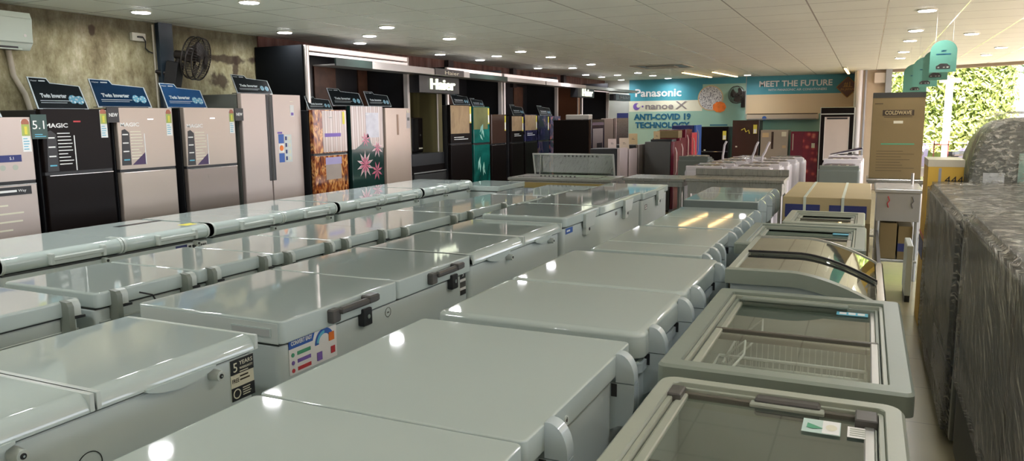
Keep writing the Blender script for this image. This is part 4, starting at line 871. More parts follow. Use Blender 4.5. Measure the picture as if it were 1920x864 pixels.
# ------------------------------------------------------------------ left wall fittings
t = thing('air_conditioner', 'white split air conditioner on the stained wall, cut off by the left edge', 'air conditioner', (-6.08, 3.14, 0), 90)
m = MB(); m.prism([(0, 2.43), (.02, 2.48), (.22, 2.5), (.22, 2.2), (.06, 2.19), (.015, 2.24)], 'x', 0, .93, ACW); m.build('housing', t)
m = MB(); m.prism([(-.006, 2.43), (-.006, 2.25), (.006, 2.24), (.006, 2.44)], 'x', .02, .92, ACW); m.disc(.86, 2.3, .012, -.006, PAPER); m.build('front_panel', t)
m = MB(); m.box(.04, .82, .03, .10, 2.188, 2.215, BLACKP); m.box(.04, .84, .015, .06, 2.19, 2.198, ACW); m.build('louver', t)
m = MB(); m.tube([(WX+.03, 3.98, 2.2), (WX+.03, 4.0, 2.0), (WX+.03, 4.08, 1.85), (WX+.03, 4.14, 1.6), (WX+.03, 4.14, .0)], .022, PIPE, 10); tag(m.build('drain_pipe'), 'cream drain pipe running down the wall below the air conditioner', 'pipe')
t = thing('wall_socket', 'white wall socket box with a plugged black cable near the fan', 'socket', (WX+.001, 5.14, 2.37), 90)
m = MB(); m.box(0, .15, -.035, 0, 0, .075, SOCK, b=.004); m.build('box', t); m = MB(); m.box(.05, .1, -.06, -.035, .03, .045, BLACKP, b=.003); m.tube([(.1, -.055, .038), (.13, -.05, 0), (.14, -.03, -.06), (.18, -.03, -.09), (.22, -.03, -.1)], .006, BLACKP, 6); m.build('plug', t)
m = MB(); m.tube([(WX+.015, 5.39, CEIL-.02), (WX+.015, 5.39, 2.1), (WX+.015, 5.41, .1)], .01, PIPE, 6); tag(m.build('conduit'), 'thin pale conduit beside the blue-grey steel column', 'conduit')

def fan(label, loc, rz, r, bracket, tilt=0):
    t = thing('wall_fan', label, 'fan', loc, rz); t.rotation_euler[0] = math.radians(tilt)
    m = MB(); m.cyl((0, .05, 0), (0, .2, 0), r*.28, FANB, 20, r1=r*.2); m.build('motor', t)
    m = MB()
    for y, rr in ((.045, 1.), (-.055, 1.), (0, 1.03)): m.tube([(r*rr*math.cos(2*PI*k/36), y, r*rr*math.sin(2*PI*k/36)) for k in range(36)], .006, FANB, 6, True)
    for q in (.35, .68): m.tube([(r*q*math.cos(2*PI*k/28), -.055-.035*(1-q), r*q*math.sin(2*PI*k/28)) for k in range(28)], .0025, FANB, 4, True)
    for k in range(44):
        a = 2*PI*k/44; c, s_ = math.cos(a), math.sin(a)
        m.tube([(0, -.095, 0), (r*.4*c, -.09, r*.4*s_), (r*.85*c, -.07, r*.85*s_), (r*c, -.055, r*s_), (r*1.03*c, 0, r*1.03*s_), (r*c, .045, r*s_), (r*.5*c, .06, r*.5*s_), (.06*c, .07, .06*s_)], .0024, FANB, 4)
    m.disc(0, 0, r*.2, -.095, FANB, .01); m.build('guard', t)
    m = MB(); m.cyl((0, -.04, 0), (0, .03, 0), r*.16, FANB, 16)
    for k in range(3):
        a0 = 2*PI*k/3; pts = []
        for j in range(9):
            a = a0+1.5*j/8; pts.append((a, .9*r*(.85+.15*math.sin(PI*j/8))))
        vs = [(r*.14*math.cos(a0+.3*j), -.015+.03*j, r*.14*math.sin(a0+.3*j)) for j in (0, 1)]+[(R_*math.cos(a), .025-.05*(j/8), R_*math.sin(a)) for j, (a, R_) in enumerate(pts[::-1])]
        n = len(vs); vs2 = [(x, y+.004, z) for x, y, z in vs]
        m.add(vs+vs2, [tuple(range(n)), tuple(range(2*n-1, n-1, -1))]+[(i, (i+1) % n, n+(i+1) % n, n+i) for i in range(n)], P('fan_blade', (.03, .022, .018), .35, var=.1))
    m.build('blades', t)
    m = MB(); bracket(m); m.build('bracket', t)
    return t
def br1(m): m.box(-.07, .07, .13, .25, -.34, -.07, BLACKP, b=.01); m.cyl((0, .17, -.1), (0, .15, 0), .03, FANB, 10); m.cyl((.0, .2, -.2), (-.02, .36, -.2), .02, FANB, 8)
fan('black wall fan tilted sideways beside the blue-grey steel column', (-5.93, 5.56, 2.22), 112, .2, br1, 12)
def br2(m): m.cyl((0, .15, 0), (0, .28, -.04), .03, FANB, 10); m.box(-.05, .05, .26, .3, -.3, .1, FANB, b=.01)
fan('black wall fan mounted on the printed back wall', (-2.88, 19.08, 2.12), -25, .2, br2, 0)

# ------------------------------------------------------------------ back wall graphics (local facing camera)
def wallpiece(name, label, cat, fn):
    t = thing(name, label, cat, (0, WB, 0), 0); fn(t); return t
TEALB = ramp_mat('banner_teal', [(.3, (.03, .22, .31)), (.7, (.08, .36, .42))], .5, 'noise', .6)
MINT = ramp_mat('banner_mint', [(.3, (.2, .45, .40)), (.7, (.40, .55, .42))], .5, 'noise', .5)
CRM = ramp_mat('banner_cream', [(.3, (.62, .52, .36)), (.7, (.74, .56, .33))], .5, 'noise', .6)
BLT = P('banner_blue_text', (.01, .12, .22), .5, var=.04)
def g1(t):
    m = MB(); m.panel(-5.62, 0.0, -2.72, 1.75, -.001, MINT, .01); m.panel(-5.62, 2.02, -2.72, CEIL-.01, -.001, TEALB, .01); m.panel(-3.75, 1.75, -2.72, 2.4, -.003, MINT, .01); m.panel(-5.62, 1.75, -3.75, 2.02, -.001, CREAM, .01)
    m.build('printed_panel', t)
    m = MB(); m.text('Panasonic', -4.87, 2.21, .27, -.012, PAPER, 1.18, .012, bold=.006); m.build('lettering', t)
    m = MB(); m.disc(-5.42, 1.88, .09, -.012, PURP, .004); m.disc(-5.37, 1.9, .05, -.016, CREAM, .004); m.disc(-5.26, 1.88, .025, -.012, PURP, .004); m.text('nanoe', -4.83, 1.88, .22, -.012, P('grey_print', (.25, .22, .22), .5, var=.05), .72, .01, bold=.004); m.text('X', -4.27, 1.89, .28, -.012, P('grey_print', (0, 0, 0)), .3, .01); m.build('lettering', t)
    m = MB(); m.text('ANTI-COVID 19', -4.75, 1.61, .2, -.012, BLT, 1.46, .01, bold=.008); m.text('TECHNOLOGY', -4.75, 1.4, .2, -.012, BLT, 1.4, .01, bold=.008); m.lines(-3.55, -2.9, 1.37, 1.43, 1, -.013, BLT, .03); m.build('lettering', t)
    m = MB(); m.disc(-3.55, 2.06, .31, -.013, TANC, .006, 32); m.disc(-3.55, 2.06, .285, -.02, STONEW, .004, 32); m.build('round_emblem', t)
    m = MB()
    for k in range(9):
        a = 2*PI*k/9; m.disc(-3.33+.09*math.cos(a), 1.84+.06*math.sin(a), .075, -.024-.0005*k, ORNG, .003, 9)
    m.disc(-3.33, 1.85, .09, -.03, ORNG, .004, 12); m.build('orange_burst', t)
wallpiece('wall_banner', 'teal and mint printed wall panel with Panasonic and ANTI-COVID 19 lettering', 'wall banner', g1)
def g2(t):
    m = MB(); m.panel(-2.7, 2.12, -.3, CEIL-.01, -.001, TEALB, .01); m.panel(-2.7, 1.66, -.3, 2.12, -.001, CRM, .01); m.panel(-2.7, 1.3, -.3, 1.66, -.001, MINT, .01); m.panel(-2.7, 0, -.3, 1.3, -.001, MINT, .01); m.build('printed_panel', t)
    m = MB(); m.text('MEET THE FUTURE', -1.6, 2.36, .19, -.012, PAPER, 1.62, .01, bold=.004); m.text('WITH PANASONIC AIR CONDITIONERS', -1.55, 2.22, .075, -.012, PAPER, 1.3, .004); m.build('lettering', t)
wallpiece('wall_banner', 'teal and cream printed wall panel reading MEET THE FUTURE', 'wall banner', g2)
t = thing('wall_badge', 'brown and gold diamond badge on the wall beside the white post', 'badge', (-.46, WB-.012, 2.25))
m = MB(); m.M = Matrix.Rotation(PI/4, 4, 'Y'); m.box(-.175, .175, -.02, 0, -.175, .175, P('badge_gold', (.5, .28, .06), .4, var=.1), b=.02); m.box(-.16, .16, -.026, -.02, -.16, .16, P('badge_brown', (.10, .04, .03), .4, var=.2)); m.M = None
m.text('#1', 0, .06, .16, -.027, P('badge_gold', (0, 0, 0)), .13, .004); m.text('IN JAPAN', 0, -.05, .07, -.027, P('badge_gold', (0, 0, 0)), .28, .004); m.panel(-.1, .0, .1, .012, -.027, P('badge_gold', (0, 0, 0))); m.build('plate', t)
t = thing('air_conditioner', 'long cream split air conditioner mounted below the cream banner', 'air conditioner', (-2.66, WB-.015, 0))
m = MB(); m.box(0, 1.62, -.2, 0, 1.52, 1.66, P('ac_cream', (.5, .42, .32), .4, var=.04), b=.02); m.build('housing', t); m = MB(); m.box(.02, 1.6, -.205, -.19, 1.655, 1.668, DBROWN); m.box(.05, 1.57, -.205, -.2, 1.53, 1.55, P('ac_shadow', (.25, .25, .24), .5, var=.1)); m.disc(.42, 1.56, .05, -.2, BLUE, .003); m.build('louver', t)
t = thing('poster', 'dark blue poster with white print beside the teal wall banner', 'poster', (-5.94, WB, 0)); m = MB(); m.panel(0, 1.1, .3, 1.72, 0, NAVY, .012); m.lines(.05, .25, 1.2, 1.45, 4, -.013, PAPER, .02); m.build('print', t)

# fridges in front of the back wall, facing the camera
GD = 'refrigerators lined up under the printed back wall'
def face(label, X0, X1, Y, h, split, top, bot, extra=None, group=GD, side=BLACKP):
    return fridge(label, 0, 0, X1-X0, h, split, top, bot, side, .6, extra, group, rz=0, loc=(X0, Y, 0))
def fb(t, w, h): m = MB(); m.panel(w-.13, h-.3, w-.05, h-.1, 0, YELL); m.panel(w-.12, h-.29, w-.06, h-.2, -.0016, PAPER); m.panel(.08, h*.6, .12, h*.62, 0, CREAM); m.build('energy_label', t)
face('black double-door refrigerator under the orange burst print', -3.5, -2.87, 18.0, 1.38, .82, BLACKG, BLACKG, fb)
def fbr(t, w, h):
    fb(t, w, h); m = MB(); m.tube([(.2, -.002, h-.22), (.27, -.002, h-.18), (.3, -.002, h-.26), (.36, -.002, h-.22), (.38, -.002, h-.3)], .012, YELL, 5); m.build('leaf_print', t)
face('dark brown refrigerator with small golden leaf print below the wall fan', -2.79, -2.2, 18.0, 1.52, None, DBROWN, None, fbr)
def fbg(t, w, h): m = MB(); m.box(w*.4, w*.48, -.01, 0, h-.42, h-.04, DBROWN, b=.003); m.build('handle', t); m = MB(); m.panel(.04, h-.16, .18, h-.06, 0, TANC); m.panel(w-.14, h-.14, w-.04, h-.04, 0, CREAM); m.panel(w-.12, h-.4, w-.04, h-.34, 0, TANC); m.build('energy_label', t)
face('beige refrigerator with a dark vertical handle', -2.17, -1.58, 18.0, 1.3, None, BEIGEF, None, fbg, side=BEIGEF)
def fmr(t, w, h): m = MB(); m.loft(w*.45, w-.004, -.002, .004, [(.06, 0), (h-.02, 0)], FLOWRED, .002, 1); m.panel(w*.76, h*.72, w*.88, h*.8, -.003, CREAM); m.build('patterned_panel', t); m = MB(); m.box(.04, .06, -.02, 0, .86, h-.05, PINKF, b=.003); m.build('handle', t)
face('maroon refrigerator with red flower pattern beside the glass-door cooler', -1.52, -.95, 17.9, 1.27, None, MAROON, None, fmr, side=MAROON)
t = thing('display_cooler', 'tall black-framed display cooler with a pale covered glass door', 'display cooler', (-.91, 17.4, 0))
w, h = .66, 1.78
m = MB(); m.box(0, w, .06, .6, .02, h, GREYL, b=.01); m.box(0, w, .0, .06, .02, .16, BLACKP); m.build('cabinet', t)
m = MB(); m.box(.012, w-.012, .0, .06, h-.13, h-.01, BLACKG, b=.005); m.box(0, w, -.004, .06, h-.15, h-.13, ALU); m.box(0, .014, -.004, .06, .02, h, ALU); m.box(w-.014, w, -.004, .06, .02, h, ALU); m.build('header', t)
m = MB(); m.frame(.016, w-.016, -.5, 0, 0, 1, .06, .06, .05, .05, BLACKG)
m = MB(); m.box(.016, .09, 0, .05, .17, h-.155, BLACKG); m.box(w-.09, w-.016, 0, .05, .17, h-.155, BLACKG); m.box(.09, w-.09, 0, .05, h-.2, h-.155, BLACKG); m.box(.09, w-.09, 0, .05, .17, .22, BLACKG); m.box(.09, w-.09, 0, .05, .56, .68, BLACKG)
m.box(.1, w-.1, .01, .04, .68, h-.2, P('pale_sheet', (.55, .48, .44), .4, var=.03)); m.box(.09, .1, .005, .05, .68, h-.2, PAPER); m.box(w-.1, w-.09, .005, .05, .68, h-.2, PAPER); m.box(.1, w-.1, .01, .04, .22, .56, P('glass_dark', (.2, .18, .2), .1, var=.1))
m.panel(w*.2, h-.25, w*.8, h-.215, .009, BLACKP); m.build('door', t)

# small fridges left of centre (facing +X in two rows)
GE = 'small single-door refrigerators left of the printed wall'
LSIL = P('pink_silver', (.52, .43, .42), .35, metal=.3, var=.04)
for i, (y0, y1, x, h, top, l) in enumerate([(11.62, 12.04, -3.5, 1.13, LSIL, 'pale silver single-door refrigerator, left one of the slim pair'), (12.14, 12.62, -3.5, 1.1, LSIL, 'pale silver single-door refrigerator, right one of the slim pair'), (12.7, 13.2, -3.5, 1.15, SILVER2, 'brushed steel refrigerator beside the dark grey fridge side')]):
    fridge(l, x, y0, y1, h, None, top, None, side=BLACKP, group=GE, depth=.5)
for i, (y0, y1, x, h, top, side, l) in enumerate([(12.9, 13.45, -2.95, 1.2, MAROON, GREYD, 'maroon refrigerator showing its dark grey side in the middle'), (13.6, 14.1, -3.0, 1.24, MAROON, MAROON, 'maroon refrigerator directly behind the grey-sided one'), (14.3, 14.85, -3.05, 1.38, MAROON, MAROON, 'taller maroon refrigerator with side seen under the teal banner'), (15.1, 15.6, -3.1, 1.3, REDP, NAVY, 'red-fronted small refrigerator in the back cluster'), (15.75, 16.3, -3.15, 1.44, BLUE, NAVY, 'navy blue refrigerator behind the maroon ones')]):
    def eh(t, w, h): m = MB(); m.tube([(.05, -.01, h-.1), (.05, -.035, h-.18), (.05, -.035, h-.5), (.05, -.01, h-.58)], .01, PINKF, 6); m.build('handle', t)
    fridge(l, x, y0, y1, h, None, top, None, side=side, group=GE, extra=eh, depth=.5)
for i, (x, y, z, w, h, mt, l) in enumerate([(-3.74, 11.75, 1.13, .13, .15, P('card_pink', (.6, .48, .44), .5, var=.04), 'pale pink brochure card standing on the left slim silver fridge'), (-3.72, 12.3, 1.1, .16, .18, P('card_peach', (.62, .5, .38), .5, var=.04), 'peach brochure card standing on the right slim silver fridge'),
        (-3.72, 12.85, 1.15, .15, .19, TANC, 'tan brochure card on the brushed steel fridge'), (-3.4, 13.3, 1.2, .11, .17, TANC, 'tan brochure card on the grey-sided fridge behind its black stand')]):
    t = thing('brochure_card', l, 'card', (x, y, z+.001), 22, 'brochure cards on the small refrigerators')
    m = MB(); m.M = Matrix.Rotation(math.radians(-14), 4, 'X'); m.box(0, w, 0, .006, 0, h, mt); m.lines(w*.35, w*.7, h*.4, h*.6, 2, 0, CHAR, .006); m.build('sheet', t); m = MB(); m.box(0, w, 0, .08, 0, .004, mt); m.build('foot', t)
t = thing('cardboard_box', 'flat tan carton resting behind the brochure cards', 'carton', (-3.42, 13.62, 1.24)); m = MB(); m.box(0, .38, .0, .3, 0, .13, CARD, b=.004); m.build('box', t); m = MB(); m.box(.17, .21, -.002, .302, .128, .132, CARDL); m.build('tape', t)
t = thing('fridge_stand', 'low black plastic fridge stand lying on the grey-sided refrigerator', 'stand', (-3.36, 12.92, 1.2)); m = MB(); m.frame(0, .38, 0, .3, 0, .035, .04, .04, .04, .04, BLACKP, .02); m.build('frame', t)

# ------------------------------------------------------------------ stainless kitchen equipment
t = thing('food_counter', 'stainless steel food counter with a tilted glass sneeze guard', 'food counter', (-4.38, 9.32, 0))
W, D, H = 1.45, .68, .83
m = MB(); m.box(0, W, 0, D, H-.04, H, STEEL, b=.006); m.box(.1, W-.2, .12, D-.15, H, H+.012, STEEL, b=.004); m.build('top', t)
m = MB(); m.box(.02, W-.02, .02, D-.02, .1, H-.04, STEEL, b=.004); m.box(0.25, W-.05, -.006, .02, H-.13, H-.06, P('brass_trim', (.45, .33, .12), .3, metal=.6, var=.1)); m.build('cabinet', t)
for x, y in ((.05, .05), (W-.05, .05), (.05, D-.05), (W-.05, D-.05)): m = MB(); m.cyl((x, y, 0), (x, y, .1), .02, STEEL, 10); m.build('leg', t)
m = MB(); m.M = Matrix.Translation((0, D-.1, H)) @ Matrix.Rotation(math.radians(14), 4, 'X'); m.box(.17, W-.14, 0, .006, .02, .3, GUARD); o = m.build('sneeze_guard', t)
m = MB(); m.M = Matrix.Translation((0, D-.1, H)) @ Matrix.Rotation(math.radians(14), 4, 'X')
m.box(.15, W-.12, -.004, .01, .29, .31, ALU, b=.003)
for x in (.15, W-.14): m.box(x, x+.022, -.004, .01, 0, .3, ALU, b=.003)
m.cyl((.28, -.02, .29), (.25, -.06, 0), .008, ALU, 8); m.build('guard_frame', o)
m = MB()
for k in range(9): m.cyl((.45+k*.06, .1, H+.012), (.45+k*.06, .1, H+.03), .012, CHAR, 8)
m.build('control_knobs', t)
def steel_table(label, x, y, W, D, H, apron, mat=STEEL, shelf=True, splash=0, name='prep_table'):
    t = thing(name, label, 'steel table', (x, y, 0)); m = MB(); m.box(0, W, 0, D, H-.035, H, mat, b=.005)
    if splash: m.box(0, W, D-.02, D, H, H+splash, mat, b=.004)
    m.build('top', t)
    m = MB(); m.box(.02, W-.02, .02, D-.02, H-.035-apron, H-.035, mat, b=.003); m.build('apron', t)
    for a, c in ((.04, .04), (W-.04, .04), (.04, D-.04), (W-.04, D-.04)): m = MB(); m.cyl((a, c, 0), (a, c, H-.035-apron), .02, mat, 10); m.build('leg', t)
    if shelf: m = MB(); m.box(.02, W-.02, .02, D-.02, .18, .205, mat, b=.003); m.build('shelf', t)
    return t
steel_table('stainless steel table covered with plastic left of the long steel sink bench', -2.66, 8.95, .74, .62, .89, .06)
t = steel_table('long stainless steel bench with raised back edge, behind the shade-edged freezer', -1.88, 8.85, 1.08, .6, .91, .14, splash=.08)
TOPW = P('film_covered_steel', (.62, .6, .58), .25, metal=.3, bump=.6, bscale=25, var=.15, vscale=14)
t = steel_table('stainless prep table with pale front and plastic-covered top beside the strapped carton', .1, 8.25, .42, .75, .9, .28, P('pale_steel', (.42, .43, .42), .4, metal=.4, var=.05))
m = MB(); m.box(.01, .41, .01, .74, .9, .904, TOPW); m.build('plastic_cover', t)
for x in (.12, .33): m = MB(); m.tube([(x, .018, .83), (x+.015, .012, .79), (x-.005, .012, .76), (x+.008, .016, .72)], .005, REDP if x < .2 else CHAR, 6); m.build('hook', t)
m = MB(); m.cyl((.35, .6, .9), (.35, .6, 1.02), .014, STEEL, 10); m.build('tap', t)
t = thing('cardboard_box', 'dark brown carton on the shelf under the pale-front prep table', 'carton', (.166, 8.3, .2055)); m = MB(); m.box(0, .15, 0, .6, 0, .36, CARD, b=.004); m.build('box', t)
t = thing('cardboard_box', 'navy-striped carton on the shelf under the pale-front prep table', 'carton', (.33, 8.3, .2055)); m = MB(); m.box(0, .124, 0, .6, 0, .33, CARD, b=.003); m.box(-.001, .125, -.001, .3, .08, .16, NAVY); m.build('box', t)

# cartons
t = thing('cardboard_box', 'big brown carton with navy band and white straps behind the glass-top freezers', 'carton', (-.61, 6.72, 0)); W, D, H = .67, 1.55, .95
m = MB(); m.box(0, W, 0, D, 0, H, CARDL, b=.004); m.box(-.001, W+.001, -.001, D, 0, H-.2, CARD); m.build('box', t)
m = MB(); m.box(.02, .29, -.004, 0, H-.17, H-.06, NAVY); m.box(.36, .64, -.004, 0, H-.17, H-.06, NAVY); m.build('navy_band', t)
for x in (.16, .45): m = MB(); m.box(x, x+.022, -.007, D+.004, H, H+.003, STRAP); m.box(x, x+.022, -.008, -.004, 0, H, STRAP); m.build('strap', t)
steel_table('low steel stand carrying the tall COLDWAVE carton', .02, 9.9, .62, .62, .87, .02)
t = thing('cardboard_box', 'tall brown COLDWAVE carton standing in front of the bright opening', 'carton', (.045, 10.0, .87)); W, D, H = .545, .5, 1.0
m = MB(); m.box(0, W, 0, D, 0, H, CARD, b=.004); m.box(-.001, W+.001, -.001, D+.001, H-.06, H+.001, P('carton_top_dark', (.035, .035, .03), .5, var=.1)); m.build('box', t)
m = MB(); m.panel(W*.2, H-.265, W*.8, H-.2, 0, CARDD, .001); m.text('COLDWAVE', W*.5, H-.233, .06, -.002, CARDL, .28, .001, bold=.002); m.panel(W*.23, H-.282, W*.77, H-.277, 0, BLACKP, .001); m.panel(W*.42, H-.355, W*.6, H-.325, 0, CREAM); m.panel(W*.2, H-.6, W*.84, H-.585, 0, GREENP, .001); m.lines(W*.12, W*.86, H-.92, H-.66, 8, 0, CARDD, .004, 8); m.panel(W*.04, H-.13, W*.2, H-.122, 0, CARDD); m.build('print', t)
t = thing('cardboard_box', 'tall yellow carton marked 444 behind the stretch-wrapped cabinets', 'carton', (.43, 6.5, 0)); W, D, H = .235, .45, 1.28
m = MB(); m.box(0, W, 0, D, 0, H, YCARD, b=.004); m.box(-.002, W+.002, -.002, D+.002, H-.05, H+.002, P('carton_film', (.55, .5, .38), .3, var=.1)); m.build('box', t)
m = MB(); m.text('444', W*.74, H-.15, .08, -.002, BLACKP, .12); m.build('print', t); m = MB(); m.panel(W*.3, H-.21, W*.38, H-.06, 0, P('tape_grey', (.3, .3, .32), .4, var=.1)); m.build('tape', t)
m = MB(); m.box(-.003, -.001, .0, D, .52, .66, NAVY); m.box(-.003, -.001, .0, D, .68, .7, REDP); m.build('side_band', t)

# ------------------------------------------------------------------ washing machines
GWA = 'washing machines clustered before the printed wall'
def washer(label, x, y, w=.52, d=.54, h=.9, body=WASHW, top=P('lid_smoke', (.16, .14, .15), .15, var=.1), group=GWA):
    t = thing('washing_machine', label, 'washing machine', (x, y, 0), 0, group)
    m = MB(); m.loft(0, w, 0, d, [(.03, .01), (.06, 0), (h-.03, 0), (h, .012)], body, .04, 4); m.box(.04, w-.04, .04, d-.04, 0, .03, BLACKP); m.build('body', t)
    m = MB(); m.loft(.03, w-.03, .12, d-.01, [(h, 0), (h+.02, .0), (h+.03, .012)], body, .05, 4); m.loft(.06, w-.06, .16, d-.03, [(h+.03, 0), (h+.055, .01), (h+.065, .05)], top, .05, 4); m.build('lid', t)
    m = MB(); m.prism([(0.01, h-.002), (.01, h+.05), (.04, h+.06), (.13, h+.01), (.13, h-.002)], 'x', .02, w-.02, body); 
    for k in (.3, .5, .7): m.cyl((w*k, .07, h+.035), (w*k, .055, h+.06), .018, CHROME, 10)
    m.build('control_panel', t)
    return t
w1 = washer('grey-backed washing machine left in the washer cluster', -2.75, 12.3, .5, .5, .93, WASHG)
base = washer('white washing machine at the near right of the washer cluster', -1.62, 10.35)
k = 0
names = ['near left', 'second row right', 'second row left', 'third row right', 'third row left', 'fourth row right', 'fourth row left', 'fifth row right', 'fifth row left']
for r_ in range(5):
    for c_ in range(2):
        if r_ == 0 and c_ == 0: continue
        dup(base, (-1.62+.055*r_-c_*.6, 10.35+.64*r_, 0.02*r_ if False else 0), 'white washing machine in the washer cluster, %s' % names[k]); k += 1
for i, (x, y, dx, z) in enumerate([(-1.98, 11.95, .02, .96), (-1.52, 11.74, .05, .96), (-1.38, 11.74, .07, .96)]):
    m = MB(); m.tube([(0, 0, 0), (.0, 0, .06), (dx*.6, 0, .14), (dx, 0, .22), (dx+.03, 0, .28)], .016, WASHW, 8); o = m.build('drain_hose'); o.location = (x, y, z); tag(o, ['leftmost white drain hose sticking up from the washer cluster', 'middle white drain hose sticking up from the washer cluster', 'rightmost white drain hose sticking up from the washer cluster'][i], 'hose', 'drain hoses sticking up')
RIM = P('rim_navy', (.03, .02, .05), .3, var=.1)
washer('dark grey-green washing machine right in front of the pale display cooler', -.62, 11.9, .56, .55, .84, WASHG, RIM)
washer('washing machine with pale rim, second behind the dark grey-green one', -.6, 12.6, .56, .55, .9, WASHW, RIM)
tw = washer('washing machine with a half-open dark lid, farthest of the right-hand trio', -.56, 13.3, .54, .55, .92, WASHW, RIM)
m = MB(); m.prism([(.03, .985), (.5, 1.10), (.51, 1.075), (.05, .975)], 'y', .1, .5, RIM); m.prism([(.03, .98), (.5, 1.072), (.5, 1.06), (.05, .972)], 'y', .08, .52, PAPER); m.build('raised_lid', tw, 'half-open dark lid')

# ------------------------------------------------------------------ stretch-wrapped cabinets
def wrapshell(name, t, x0, x1, y0, y1, z0, z1, seed, amp=.013, n=26, label=None, m_=None):
    import bmesh
    me = bpy.data.meshes.new(name); bm = bmesh.new(); bmesh.ops.create_cube(bm, size=1)
    bmesh.ops.bevel(bm, geom=bm.edges[:], offset=.03, segments=3, affect='EDGES')
    bmesh.ops.subdivide_edges(bm, edges=[e for e in bm.edges if e.calc_length() > .5], cuts=n, use_grid_fill=True)
    for v in bm.verts:
        c = v.co; p = Vector((x0+(c.x+.5)*(x1-x0), y0+(c.y+.5)*(y1-y0), z0+(c.z+.5)*(z1-z0)))
        nn = noise.noise(Vector((p.x*3+seed, p.y*2.2+p.z*2, p.z*5)))*.6+noise.noise(Vector((p.x*9+seed, p.y*4+p.z*9, p.z*10)))*.4
        nr = Vector((c.x, c.y, c.z)); v.co = p+nr.normalized()*(amp*(nn+.6))
    bm.to_mesh(me); bm.free(); me.polygons.foreach_set('use_smooth', [True]*len(me.polygons)); me.materials.append(m_ or FILM)
    o = bpy.data.objects.new(name, me); COL.objects.link(o); o.parent = t
    if label: o['label'] = label
    return o
GH = 'stretch-wrapped steel cabinets on the right'
def cab(label, y0, y1, z, x0=.445, x1=1.3, film0=.04, seed=1):
    t = thing('steel_cabinet', label, 'wrapped cabinet', (x0, y0, 0), 0, GH); L = y1-y0; W = x1-x0
    m = MB(); m.box(0, W, 0, L, .06, z, WRAPM, b=.01); m.box(.05, W-.05, .05, L-.05, 0, .06, BLACKP); m.build('cabinet', t)
    m = MB()
    for k in range(2): m.box(-.012, 0, .04+k*L/2, L/2-.02+k*L/2, .42, z-.05, WRAPM, b=.004)
    m.build('side_panel', t)
    m = MB(); m.box(-.008, 0, .06, L-.06, .08, .38, P('grille_dark', (.05, .048, .04), .5, var=.1))
    for k in range(14): m.box(-.014, -.008, .12, L*.5, .1+k*.019, .109+k*.019, STEEL)
    m.build('vent_grille', t)
    wrapshell('plastic_wrap', t, -.026, W+.02, -.015, L+.015, film0, z+.018, seed)
    return t
cab('stretch-wrapped steel cabinet, farther of the two with the shorter top', 4.15, 6.25, 1.12, film0=.03, seed=2)
cab('stretch-wrapped steel cabinet nearest the camera with an exposed bottom grille', 1.4, 3.95, 1.17, film0=.40, seed=5)
m = MB(); m.box(0, .02, 0, .05, .07, 1.05, P('corner_strip', (.3, .3, .26), .4, metal=.5, var=.1), b=.004); o = m.build('corner_trim'); o.location = (.432, 4.02, 0); tag(o, 'narrow metal corner strip in the gap between the wrapped cabinets', 'trim strip')
m = MB(); m.box(0, .05, 0, .5, .06, .5, PLASW, b=.006); m.box(.005, .045, .02, .48, 0, .06, BLACKP); o = m.build('white_carton'); o.location = (.365, 7.3, 0); tag(o, 'narrow white pack standing on the floor beyond the wrapped cabinets', 'box')
# dome-topped wrapped display
t = thing('wrapped_display', 'tall round-shouldered display wrapped in plastic with a pale green sticker', 'wrapped display', (.70, 6.38, 0))
prof = [(0, .03), (0, 1.15), (.02, 1.3), (.06, 1.42), (.11, 1.5), (.19, 1.56), (.32, 1.585), (.9, 1.6), (.9, .03)]
m = MB(); m.prism(prof, 'y', 0, .8, WRAPM); m.build('cabinet', t)
m = MB(); m.box(.28, .7, -.02, -.012, 1.0, 1.34, P('sticker_green', (.28, .45, .36), .4, var=.05)); m.build('sticker', t, 'pale green sticker'); m = MB(); m.box(.07, .2, -.02, -.012, 1.1, 1.2, PAPER); m.build('sticker', t, 'small white sticker')
import bmesh
bm = bmesh.new(); N2 = 14
def dome(u, v):
    x = -.02+.94*u; 
    zt_ = 1.62 if x > .22 else 1.16+.46*max(0, 1-((.22-x)/.24)**2)**.5
    return x, zt_
rowsv = []
for a in range(31):
    u = (a/30)**1.6; x, zt_ = dome(u, 0); col = []
    for z_ in range(25):
        f = z_/24; p = Vector((x, -.022, .04+(zt_-.04)*f)); nz = noise.noise(Vector((p.x*7, 3, p.z*5)))*.022+noise.noise(Vector((p.x*16, 9, p.z*12)))*.01
        col.append(bm.verts.new((p.x, p.y+nz-.012, p.z)))
    for y_ in range(1, 12):
        nz = noise.noise(Vector((x*6, y_*.5, 2)))*.02; col.append(bm.verts.new((x, -.02+.84*y_/11, zt_+.004+nz)))
    rowsv.append(col)
for a in range(30):
    for k in range(len(rowsv[0])-1): bm.faces.new((rowsv[a][k], rowsv[a+1][k], rowsv[a+1][k+1], rowsv[a][k+1]))
sidec = []
for k in range(25):
    sidec.append([bm.verts.new((-.024+noise.noise(Vector((1, y_*.4, k*.3)))*.012, -.03+.85*y_/11, .04+1.12*k/24)) for y_ in range(12)])
for k in range(24):
    for y_ in range(11): bm.faces.new((sidec[k][y_], sidec[k][y_+1], sidec[k+1][y_+1], sidec[k+1][y_]))
me = bpy.data.meshes.new('plastic_wrap'); bm.to_mesh(me); bm.free(); me.polygons.foreach_set('use_smooth', [True]*len(me.polygons)); me.materials.append(FILMD)
o = bpy.data.objects.new('plastic_wrap', me); COL.objects.link(o); o.parent = t

